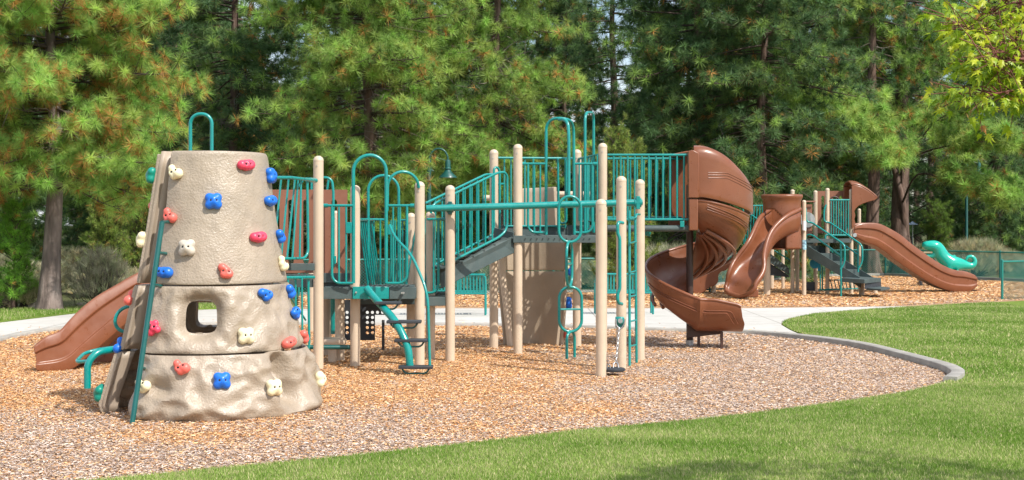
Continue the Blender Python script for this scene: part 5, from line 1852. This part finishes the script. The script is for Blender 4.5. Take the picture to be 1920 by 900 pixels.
# barrier
def tbar(x0, x1, yt, yb, n, Y, name='barrier'):
    b = MB()
    b.tube([W(x0, yt, Y), W(x1, yt, Y)], 0.022, 8); b.tube([W(x0, yb, Y), W(x1, yb, Y)], 0.022, 8)
    for i in range(n):
        x = x0 + (x1 - x0) * (i + 0.5) / n
        b.tube([W(x, yt, Y), W(x, yb, Y)], 0.015, 6)
    return b.build(name, TEAL, tod)
tbar(1556, 1593, 375, 441, 8, 35.4)
b = MB(); c = W(1565, 389, 35.7)
b.tube([c + Vector((0.18 * math.cos(t), 0, 0.28 * math.sin(t))) for t in np.linspace(0, 2 * PI, 20)[:-1]], 0.018, 8, closed=True)
b.build('steering_wheel', DBROWN, tod)
slot_panel(tod, 1531, 1593, 358, 437, 36.4, [(1540, 1546, 367, 430), (1562, 1568, 367, 425), (1574, 1580, 367, 425), (1585, 1590, 367, 425)], BROWNP, th=0.05)
# bubble panel
b = MB(); b.prism([W(1512, 383, 35.9), W(1523, 383, 35.9), W(1523, 443, 35.9), W(1512, 443, 35.9)], (0, .04, 0)); b.build('panel', BROWNP, tod)
b = MB(); c = W(1514, 412, 35.85); b.lathe(c, [(0.001, -0.02), (0.12, -0.02)] , 8) if False else b.tube([c, c + Vector((0, 0.03, 0))], 0.33 * 0.6, 24); b.build('bubble_window', STEEL, tod)
tube_part(tod, 'panel_rail', [W(1508, 378, 35.8), W(1529, 378, 35.8)], 0.02, BROWNP)
# hood at the long slide
HB = [(1597, 348), (1605, 347), (1615, 350), (1629, 358.5), (1640, 367), (1645, 371.5), (1641, 375), (1630, 378), (1619, 381.5), (1610, 386), (1605, 391), (1602, 396), (1604, 404), (1602, 411), (1604, 419), (1600, 427), (1597, 430)]
b = MB()
b.prism([W(x, y, 35.45) for x, y in HB], (0, 0.05, 0))
hd = b.build('slide_hood', BROWN, tod, smooth=30, bevel=0.012)
b = MB()
b.prism([W(x, y, 35.45) + Vector((0, 0.85, 0)) for x, y in HB], (0, 0.05, 0))
b.build('hood_side', BROWN, hd, smooth=30, bevel=0.012)
b = MB()
top = smooth_curve([W(x, y, 35.45) for x, y in HB[:6]], 4)
rows = [[p + Vector((0, 0.02 + 0.86 * u, 0.10 * math.sin(PI * u))) for u in np.linspace(0, 1, 9)] for p in top]
b.grid(rows)
b.build('hood_roof', BROWN, hd, smooth=60, solid=0.03, fix=False)
# long double wave slide
ws = wave_slide(tod, [(1603, 424), (1612, 419.5), (1630, 417.5), (1650, 419.5), (1670, 429), (1690, 441), (1710, 457.5), (1730, 472), (1750, 486), (1770, 498), (1790, 506), (1810, 508.5), (1828, 515.5), (1833, 521)],
    [(1602, 444), (1620, 454), (1640, 460), (1660, 472), (1680, 488), (1710, 509), (1740, 528), (1760, 538), (1780, 545), (1806, 547.5), (1822, 545.5), (1833, 537)], 35.45, 36.6, 0.75)
b = MB(); q = W(1603, 441, 35.38); b.cyl(q, q + Vector((0, .06, 0)), 0.05); b.build('bolt_cap', STEEL, ws)
b = MB(); q = W(1822, 546, 36.8); b.box(q + Vector((0, 0.2, -0.03)), (0.3, 0.3, 0.12)); b.build('slide_foot', DBROWN, ws)
# drum-topped chute slide at the left of the set
DX, DY = W(1466, 400, 34.6).x, 34.6
b = MB()
rows = []
prof = [(0.485, H + 0.73), (0.50, H + 0.71), (0.495, H + 0.66), (0.455, H + 0.60), (0.445, H + 0.50), (0.45, H + 0.2), (0.45, H - 0.1), (0.46, H - 0.3), (0.47, H - 0.62)]
n = 56
V_, F_ = [], []
for (r_, z) in prof_dense if 'prof_dense' in globals() else [(np.interp(z, [p[1] for p in prof[::-1]], [p[0] for p in prof[::-1]]), z) for z in np.linspace(H + 0.73, H - 0.62, 30)]:
    rows.append([Vector((DX + r_ * math.cos(2 * PI * k / n), DY + r_ * math.sin(2 * PI * k / n), z)) for k in range(n)])
m_ = len(rows)
vs = [p for r_ in rows for p in r_]
fs = []
oc_ = R(213)   # opening faces front-left
for i in range(m_ - 1):
    for k in range(n):
        a = 2 * PI * (k + 0.5) / n
        zc = (rows[i][0].z + rows[i + 1][0].z) / 2
        da = abs((a - oc_ + PI) % (2 * PI) - PI)
        top_ = H + 0.28 + 0.1
        wopen = 0.95 * math.sqrt(max(0, 1 - max(0, (zc - (H - 0.1)) / (top_ - H + 0.1)) ** 2)) if zc > H - 0.1 else 0.95
        if zc < top_ and da < wopen: continue
        fs.append((i * n + k, i * n + (k + 1) % n, (i + 1) * n + (k + 1) % n, (i + 1) * n + k))
b.add(vs, fs)
drum = b.build('slide_drum', BROWN, tod, smooth=60, solid=0.04, fix=False, offset=0)
b = MB()
zb = H - 0.60
b.lathe((DX, DY, 0), [(0.44, zb - 0.03), (0.44, zb)], 40); b.build('drum_floor', BROWN, drum)
# chute: U section from the drum down to a rounded lip
path = smooth_curve([W(1476, 440, 34.5), W(1458, 445, 34.2), W(1440, 462, 33.9), (W(1424, 487, 33.6)), W(1412, 506, 33.4), W(1402, 527, 33.2), W(1394, 545, 33.1)], 7)
path = [Vector(p) for p in path]
rows = []
N_ = len(path)
for i, p in enumerate(path):
    t = i / (N_ - 1)
    d = (path[min(i + 1, N_ - 1)] - path[max(i - 1, 0)]).normalized()
    side = Vector((0.86, 0.5, 0)) if False else d.cross(Vector((0, 0, 1))).normalized()
    up_ = side.cross(d).normalized()
    wd_ = 0.44 - 0.20 * math.exp(-((t - 0.38) / 0.22) ** 2) + 0.02 * t
    wd_ *= 1 - 0.0 * t
    hh = 0.50 * (1 - t) ** 1.2 + 0.14
    k = 17
    row = []
    for j in range(k):
        u = -1 + 2 * j / (k - 1)
        row.append(p + side * (wd_ * math.sin(u * PI / 2)) + up_ * (hh * (abs(u) ** 3.0)))
    rows.append(row)
# rounded lip
last = rows[-1]; pe = path[-1]; d = (path[-1] - path[-2]).normalized()
for a in (0.5, 0.8, 0.95):
    c_ = pe + d * (0.22 * a)
    row = []
    for j, q in enumerate(last):
        row.append(pe + (q - pe) * math.sqrt(1 - a * a) + d * (0.24 * a) + Vector((0, 0, 0.06 * a * a)))
    rows.append(row)
b = MB(); b.grid(rows)
ch = b.build('chute', BROWN, tod, smooth=70, solid=0.04, offset=0, fix=False)
b = MB()
edge = [r_[0] for r_ in rows[:-1]] + [rows[-1][len(rows[-1]) // 2]] + [r_[-1] for r_ in rows[:-1]][::-1]
b.tube(edge, 0.055, 10)
b.build('chute_rim', BROWN, ch)
b = MB(); b.box(W(1407, 549, 33.4), (0.35, 0.25, 0.2)); b.build('chute_foot', BROWN, ch, bevel=0.02)
# rear barrier and dark steps
b = MB()
b.tube([W(1392, 386, 37.5), W(1431, 385.5, 37.5)], 0.022, 8)
b.tube([W(1395, 458, 37.5), W(1431, 440, 37.5)], 0.022, 8)
b.tube(smooth_curve([W(1393, 396, 37.5), W(1405, 400, 37.4), W(1422, 412, 37.4), W(1431, 416, 37.4)], 4), 0.018, 8)
for i in range(8):
    t = i / 7
    b.tube([W(1393 + 37 * t, 386, 37.5), W(1395 + 34 * t ** 1.3, 457 - 16 * t, 37.5)], 0.014, 6)
b.build('barrier', TEAL, tod)
b = MB(); b.prism([W(1443, 474, 35.9), W(1480, 503, 35.9), W(1480, 516, 35.9), W(1443, 492, 35.9)], (0, .04, 0)); b.build('stair_stringer', DECK, tod, smooth=0)
b = MB(); b.prism([W(1443, 493, 36), W(1480, 517, 36), W(1480, 520, 36), W(1443, 516, 36)], (0, .7, 0)); b.build('stair_tread', STEP, tod, smooth=0)
tube_part(tod, 'handrail', [W(1452, 470, 36), W(1482, 488, 36)], 0.02)
tube_part(tod, 'ground_rail', [W(1535, 543.5, 35.2), W(1608, 541, 35.6)], 0.02)
b = MB()
b.tube([W(1555, 525, 35.4), W(1606, 525, 35.6)], 0.016, 8)
for i in range(7): b.tube([W(1557 + i * 7, 525, 35.4), W(1561 + i * 7, 542, 35.4)], 0.014, 6)
b.build('ladder_climber', TEALD, tod)
b = MB(); b.tube([W(1542, 500, 35.6), W(1542, 543, 35.6)], 0.02, 8); b.tube([W(1538, 500, 35.8), W(1538, 543, 35.8)], 0.02, 8); b.build('support_pole', TEAL, tod)
b = MB(); b.prism([W(1512, 530, 35.5), W(1528, 529, 35.5), W(1528, 545, 35.5), (W(1516, 545, 35.5)), W(1516, 541, 35.5), W(1512, 541, 35.5)], (0, .3, 0)); b.build('step_box', STEP, tod, smooth=0)
b = MB(); c = W(1528, 494, 35.6); b.tube([c, c + Vector((0, .05, 0))], 0.13, 20); b.beam(W(1517, 485, 35.6), W(1530, 485, 35.6), .04, .03); b.box(W(1536, 497, 35.6), (0.06, .05, .3)); b.build('gear_toy', mat('toy_blue', (0.02, 0.30, 0.55), rough=0.4, var=.3), tod)
# low wavy brown seat slide left of the set
wv = [(1297, 520), (1302, 512), (1312, 510), (1322, 514), (1328, 512), (1334, 503), (1342, 497), (1353, 495), (1362, 490), (1369, 489), (1369, 497), (1362, 506), (1351, 510), (1347, 518), (1347, 527), (1341, 535), (1330, 539), (1322, 546), (1312, 551), (1302, 550), (1297, 542)]
wq = thing('wave_seat', 'low wavy brown plastic piece seen between the coils of the spiral slide', 'play slide', (5.2, 36, 0))
b = MB(); b.prism([W(x, y, 35.6) for x, y in fillet and [(p.x, p.y) for p in smooth_curve([Vector((x, y, 0)) for x, y in wv], 3)]], (0, 0.07, 0)); b.build('side_wall', BROWN, wq, smooth=30, bevel=0.015)
b = MB(); b.prism([W(x, y, 35.6) + Vector((-0.06, 0.6, 0.03)) for x, y in [(p.x, p.y) for p in smooth_curve([Vector((x, y, 0)) for x, y in wv], 3)]], (0, 0.07, 0)); b.build('side_wall', BROWN, wq, smooth=30, bevel=0.015)
b = MB(); b.grid([[W(x, y, 35.65) + Vector((0, u, 0)) for u in (0, 0.3, 0.6)] for x, y in [(1302, 540), (1318, 538), (1330, 530), (1338, 518), (1350, 506), (1366, 498)]]); b.build('slide_bed', BROWN, wq, solid=0.03, fix=False)
b = MB(); b.cyl(W(1338, 530, 35.9), W(1338, 558, 35.9), 0.06); b.build('leg', POST, wq)
b = MB(); b.tube([W(1322, 543, 36.2), W(1360, 541.5, 36.2)], 0.02, 8); b.tube([W(1331, 538, 36.2), W(1331, 548, 36.2)], 0.03, 8); b.build('cross_bar', TEALD, wq)

# ------------------------------------------------------------------ dinosaur spring rider
YD = 40.0
dq = W(1772, 532, YD)
dino = thing('dinosaur_rider', 'glossy teal dinosaur spring rider with open mouth behind the long slide', 'spring rider', (dq.x, YD, 0))
DT = mat('teal_plastic', (0.0, 0.36, 0.27), rough=0.22, coat=0.5, var=0.08)
def skin_body(name, joints, edges, m, parent, root=0, sub=2):
    """joints: (vec, rx, ry)"""
    L = Vector(parent['L'])
    me = bpy.data.meshes.new(name)
    me.from_pydata([tuple(Vector(j[0]) - L) for j in joints], edges, [])
    o = bpy.data.objects.new(name, me)
    C.objects.link(o)
    o.parent = parent
    md = o.modifiers.new('skin', 'SKIN')
    md.use_smooth_shade = True
    for i, j in enumerate(joints):
        me.skin_vertices[0].data[i].radius = (j[1], j[2] if len(j) > 2 else j[1])
        me.skin_vertices[0].data[i].use_root = (i == root)
    s_ = o.modifiers.new('sub', 'SUBSURF'); s_.levels = sub; s_.render_levels = sub
    me.materials.append(m)
    return o
J = [(W(1790, 496, YD), .25, .25), (W(1776, 491, YD), .26, .25), (W(1765, 480, YD), .22, .22), (W(1760, 469, YD), .20, .22), (W(1753, 461, YD), .26, .22), (W(1740, 460, YD), .22, .15), (W(1728, 461, YD), .17, .12),
     (W(1804, 495, YD), .16, .17), (W(1815, 499, YD), .13, .13), (W(1826, 498, YD), .11, .11), (W(1829, 488, YD), .085, .085), (W(1823, 480.5, YD), .065, .065), (W(1814, 482, YD), .05, .05), (W(1811, 489, YD), .035, .035),
     (W(1786, 503, YD - .2), .12, .1), (W(1796, 512, YD - .24), .065, .065), (W(1799, 520, YD - .24), .06, .06),
     (W(1786, 503, YD + .2), .12, .1), (W(1796, 512, YD + .24), .065, .065), (W(1799, 520, YD + .24), .06, .06)]
body = skin_body('body', J, [(0, 1), (1, 2), (2, 3), (3, 4), (4, 5), (5, 6), (0, 7), (7, 8), (8, 9), (9, 10), (10, 11), (11, 12), (12, 13), (0, 14), (14, 15), (15, 16), (0, 17), (17, 18), (18, 19)], DT, dino)
jaw = skin_body('jaw', [(W(1757, 474, YD), .15, .15), (W(1746, 480, YD), .11, .09), (W(1733, 480, YD), .09, .07)], [(0, 1), (1, 2)], DT, dino)
b = MB(); b.box(W(1739, 473, YD), (0.25, 0.17, 0.05)); b.build('teeth', H_CREAM, dino, bevel=0.01)
for s_ in (-1, 1):
    b = MB(); b.lathe(W(1749.5, 458.5, YD + s_ * 0.135), [(0.001, -0.03), (0.026, -0.015), (0.03, 0), (0.026, 0.015), (0.001, 0.03)], 12); b.build('eye', BLACK, dino)
for (x, y) in ((1767, 479), (1789, 484)):
    b = MB(); c = W(x, y, YD); b.tube([c + Vector((0.05 * math.cos(t) + (0.02 if x < 1780 else 0), 0, 0.075 * math.sin(t))) for t in np.linspace(0, 2 * PI, 16)[:-1]], 0.018, 8, closed=True); b.build('handle', DT, dino)
for x in (1725, 1790):
    b = MB(); c = W(x, 500, YD); c.z = 0
    tt = np.linspace(0, 9 * 2 * PI, 150)
    topz = 0.36 if x < 1750 else 0.42
    b.tube([c + Vector((0.075 * math.cos(t), 0.075 * math.sin(t), topz * t / tt[-1])) for t in tt], 0.013, 6)
    b.build('spring', STEP, dino)
b = MB(); b.box((W(1757, 500, YD).x, YD, 0.40), (1.05, 0.2, 0.03)); b.build('spring_plate', STEP, dino, bevel=0.006)

# ------------------------------------------------------------------ benches on the path
def bench(name, label, x0, x1, Y, rz=0):
    xa, xb = W(x0, 500, Y).x, W(x1, 500, Y).x
    t = thing(name, label, 'bench', ((xa + xb) / 2, Y, 0.04))
    z0 = 0.04
    zs, zt = z0 + 0.43, z0 + 0.80
    n = int((xb - xa) / 0.062)
    bs, ss_ = MB(), MB()
    for i in range(n):
        x = xa + 0.04 + (xb - xa - 0.08) * i / (n - 1)
        bs.beam((x, Y + 0.02, zs + 0.0), (x, Y - 0.055, zt), 0.034, 0.006)
        ss_.beam((x, Y + 0.03, zs - 0.02), (x, Y + 0.47, zs + 0.02), 0.034, 0.006)
    bs.build('back_slats', TEAL, t, smooth=0); ss_.build('seat_slats', TEAL, t, smooth=0)
    for s_, x in ((-1, xa), (1, xb)):
        tube_part(t, 'leg', [(x, Y + 0.06, z0), (x - 0.0, Y + 0.03, zs), (x, Y - 0.06, zt), (x - s_ * 0.2, Y - 0.06, zt)], 0.021, TEAL, fr=0.08)
        tube_part(t, 'armrest', [(x, Y - 0.0, zs + 0.2), (x + s_ * 0.0, Y + 0.42, zs + 0.22), (x, Y + 0.46, zs), (x, Y + 0.42, z0)], 0.021, TEAL, fr=0.08)
    tube_part(t, 'top_rail', [(xa, Y - 0.06, zt), (xb, Y - 0.06, zt)], 0.021)
    tube_part(t, 'lower_rail', [(xa, Y + 0.03, zs), (xb, Y + 0.03, zs)], 0.021)
    tube_part(t, 'front_rail', [(xa, Y + 0.47, zs + 0.02), (xb, Y + 0.47, zs + 0.02)], 0.021)
    return t
bench('park_bench', 'teal slatted metal bench on the path behind the stair ramp', 770, 910, 26.9)
bench('park_bench', 'teal slatted metal bench behind the front beam posts beside the spiral slide', 1118, 1225, 27.2)

# ------------------------------------------------------------------ street lamps
def lamp(label, px, Y, ztop, arm=1, base=0.0):
    X = (px - 960) / F * Y
    t = thing('street_lamp', label, 'street lamp', (X, Y, 0), 'green gooseneck lamps')
    b = MB()
    b.lathe((X, Y, 0), [(0.14, -0.1), (0.14, 0.12), (0.10, 0.18), (0.075, 0.4), (0.062, 0.5), (0.055, ztop - 0.62)], 20)
    b.lathe((X, Y, 0), [(0.062, ztop - 0.62), (0.062, ztop - 0.3)], 20)
    b.build('pole', LAMPG, t)
    b = MB()
    b.tube(smooth_curve([(X, Y, ztop - 0.42), (X + arm * 0.02, Y, ztop - 0.2), (X + arm * 0.13, Y, ztop - 0.04), (X + arm * 0.27, Y, ztop), (X + arm * 0.41, Y, ztop - 0.06), (X + arm * 0.49, Y, ztop - 0.2), (X + arm * 0.5, Y, ztop - 0.32)], 5), 0.026, 10)
    b.tube([(X + arm * 0.14, Y, ztop - 0.28), (X + arm * 0.48, Y, ztop - 0.28)] if False else smooth_curve([(X + arm * 0.06, Y, ztop - 0.42), (X + arm * 0.03, Y, ztop - 0.52), (X + arm * 0.12, Y, ztop - 0.6)], 4), 0.015, 8)
    b.tube([(X + arm * 0.04, Y, ztop - 0.18), (X + arm * 0.48, Y, ztop - 0.33)], 0.008, 6)
    b.build('arm', LAMPG, t)
    b = MB()
    xh = X + arm * 0.5
    b.lathe((xh, Y, ztop), [(0.0, -0.28), (0.06, -0.30), (0.075, -0.36), (0.075, -0.50), (0.09, -0.52), (0.09, -0.55), (0.07, -0.56), (0.12, -0.64), (0.245, -0.755), (0.25, -0.775), (0.0, -0.73)], 28)
    sh = b.build('lamp_shade', LAMPG, t, smooth=35)
    b = MB(); b.lathe((xh, Y, ztop), [(0.0, -0.79), (0.12, -0.78), (0.2, -0.755), (0.0, -0.74)], 20); b.build('lens', mat('lamp_glass', (0.6, 0.62, 0.62), rough=0.2), sh)
    return t
lamp('green gooseneck street lamp before the light green pine left of the stair ramp', 804.5, 37, 3.83)
lamp('small green gooseneck street lamp above the drum-topped slide', 1481, 54, 4.02, -1)
lamp('green lamp pole half hidden by a pine bough behind the dinosaur rider', 1812, 56, 4.6, 1)

# ------------------------------------------------------------------ chain-link fences
FENCE = mat('fence_green', (0.01, 0.19, 0.16), rough=0.4, var=0.1)
def chain_fence(name, label, pts, h, ppx, mesh_r=0.005, pitch=0.075, z0=0.0):
    """pts ground polyline; posts every ~3 m"""
    t = thing(name, label, 'fence', tuple(pts[0]))
    mb_, rails = MB(), MB()
    for a, c in zip(pts, pts[1:]):
        a, c = Vector(a), Vector(c)
        L = (c - a).length
        d = (c - a) / L
        n = max(1, round(L / 2.9))
        for i in range(n + (1 if (c - Vector(pts[-1])).length < 1e-6 else 0)):
            p = a + d * (L * i / n)
            b = MB(); b.lathe(p, [(0.03, -0.1), (0.03, h + 0.02), (0.034, h + 0.02), (0.03, h + 0.045), (0.001, h + 0.06)], 10); b.build('fence_post', FENCE, t)
        rails.tube([a + Vector((0, 0, h)), c + Vector((0, 0, h))], 0.021, 8)
        rails.tube([a + Vector((0, 0, 0.03)), c + Vector((0, 0, 0.03))], 0.008, 5)
        k = int(L / pitch)
        hh = h
        for i in range(-int(hh / pitch), k + 1):
            for s_ in (1, -1):
                s0, s1 = i * pitch, i * pitch + hh
                z_0, z_1 = 0.0, hh
                if s0 < 0: z_0 = -s0; s0 = 0
                if s1 > L: z_1 = hh - (s1 - L); s1 = L
                if s1 <= s0: continue
                za, zb = (z_0, z_1) if s_ == 1 else (hh - z_0, hh - z_1)
                p, q = a + d * s0 + Vector((0, 0.004 * s_, za + 0.03)), a + d * s1 + Vector((0, 0.004 * s_, zb + 0.03))
                mb_.tube([p, q], mesh_r, 3, cap=False)
    rails.build('fence_rail', FENCE, t)
    mb_.build('wire_mesh', FENCE, t, smooth=0, fix=False)
    return t
def g0(px, py): 
    q = G(px, py, 0); return (q.x, q.y, 0.0)
fp = [(px, by) for px, by in [(560, 556), (860, 553), (1210, 550), (1400, 531), (1560, 519)]]
chain_fence('chain_link_fence', 'long low green chain-link fence behind both play areas', [g0(*p) for p in fp] + [g0(1660, 517.5), g0(1875, 527), g0(2100, 537)], 0.92, 0)
chain_fence('chain_link_fence', 'green chain-link fence end in front at the right edge', [g0(1879, 564.5), g0(2080, 557)], 0.93, 0, mesh_r=0.0042, pitch=0.06)
b = MB()
ln = [Vector(g0(*p)) for p in fp + [(1660, 517.5), (1875, 527), (2100, 537)]]
for a, c in zip(ln, ln[1:]):
    b.beam(a + Vector((0, 0.1, 0.03)), c + Vector((0, 0.1, 0.03)), 0.2, 0.14)
tag(b.build('kerb', KERB, smooth=0), kind='structure')

# ------------------------------------------------------------------ far shelter and umbrella
WOOD = mat('dark_stained_wood', (0.045, 0.03, 0.024), rough=0.8, var=0.3, vscale=6)
WOODL = mat('grey_wood', (0.14, 0.11, 0.09), rough=0.8, var=0.3, vscale=6)
Ys = 66.0
sx = lambda px: (px - 960) / F * Ys
sh = thing('garden_shelter', 'dark wooden shelter with slatted roof among the trees at the right', 'building', (sx(1790), Ys, 0))
zz = lambda py: H - (py - HOR) / F * Ys
b = MB(); b.box((sx(1792), Ys + 1, (zz(398) + zz(405)) / 2), (sx(1822) - sx(1755), 2.6, 0.14)); b.build('roof', WOOD, sh)
b = MB()
for i in range(12):
    b.box((sx(1757) + (sx(1820) - sx(1757)) * i / 11, Ys + 1, zz(398)), (0.06, 2.9, 0.14))
b.build('roof_slats', WOOD, sh)
for px in (1772, 1808):
    for dy in (0, 2.2):
        b = MB(); b.box((sx(px), Ys + dy, zz(400) / 2), (0.16, 0.16, zz(400))); b.build('post', WOOD, sh)
b = MB(); b.box((sx(1792), Ys + 2.2, zz(400) / 2 - 0.1), (sx(1812) - sx(1773), 0.1, zz(400))); b.build('wall', WOODL, sh)
b = MB()
for px in (1767, 1803):
    b.box((sx(px), Ys, (zz(397) + zz(371)) / 2), (0.12, 0.12, zz(371) - zz(397)))
b.beam((sx(1767), Ys, zz(372)), (sx(1803), Ys, zz(372)), 0.1, 0.06)
b.beam((sx(1776), Ys, zz(397)), (sx(1800), Ys, zz(381)), 0.1, 0.08)
b.build('roof_rail', WOODL, sh)
Yu = 64.0
ux = (1711 - 960) / F * Yu
um = thing('umbrella', 'small pale blue patio umbrella behind the old pine trunk', 'umbrella', (ux, Yu, 0))
zu = lambda py: H - (py - HOR) / F * Yu
b = MB(); b.lathe((ux, Yu, 0), [(0.26, zu(421.5)), (0.25, zu(420.5)), (0.1, zu(417.5)), (0.01, zu(415))], 8); b.build('canopy', mat('pale_canvas', (0.42, 0.5, 0.62), rough=0.8), um, smooth=0)
b = MB(); b.cyl((ux, Yu, -0.05), (ux, Yu, zu(416)), 0.025); b.build('pole', STEEL, um)
for o in bpy.data.objects:
    if 'L' in o.keys(): del o['L']
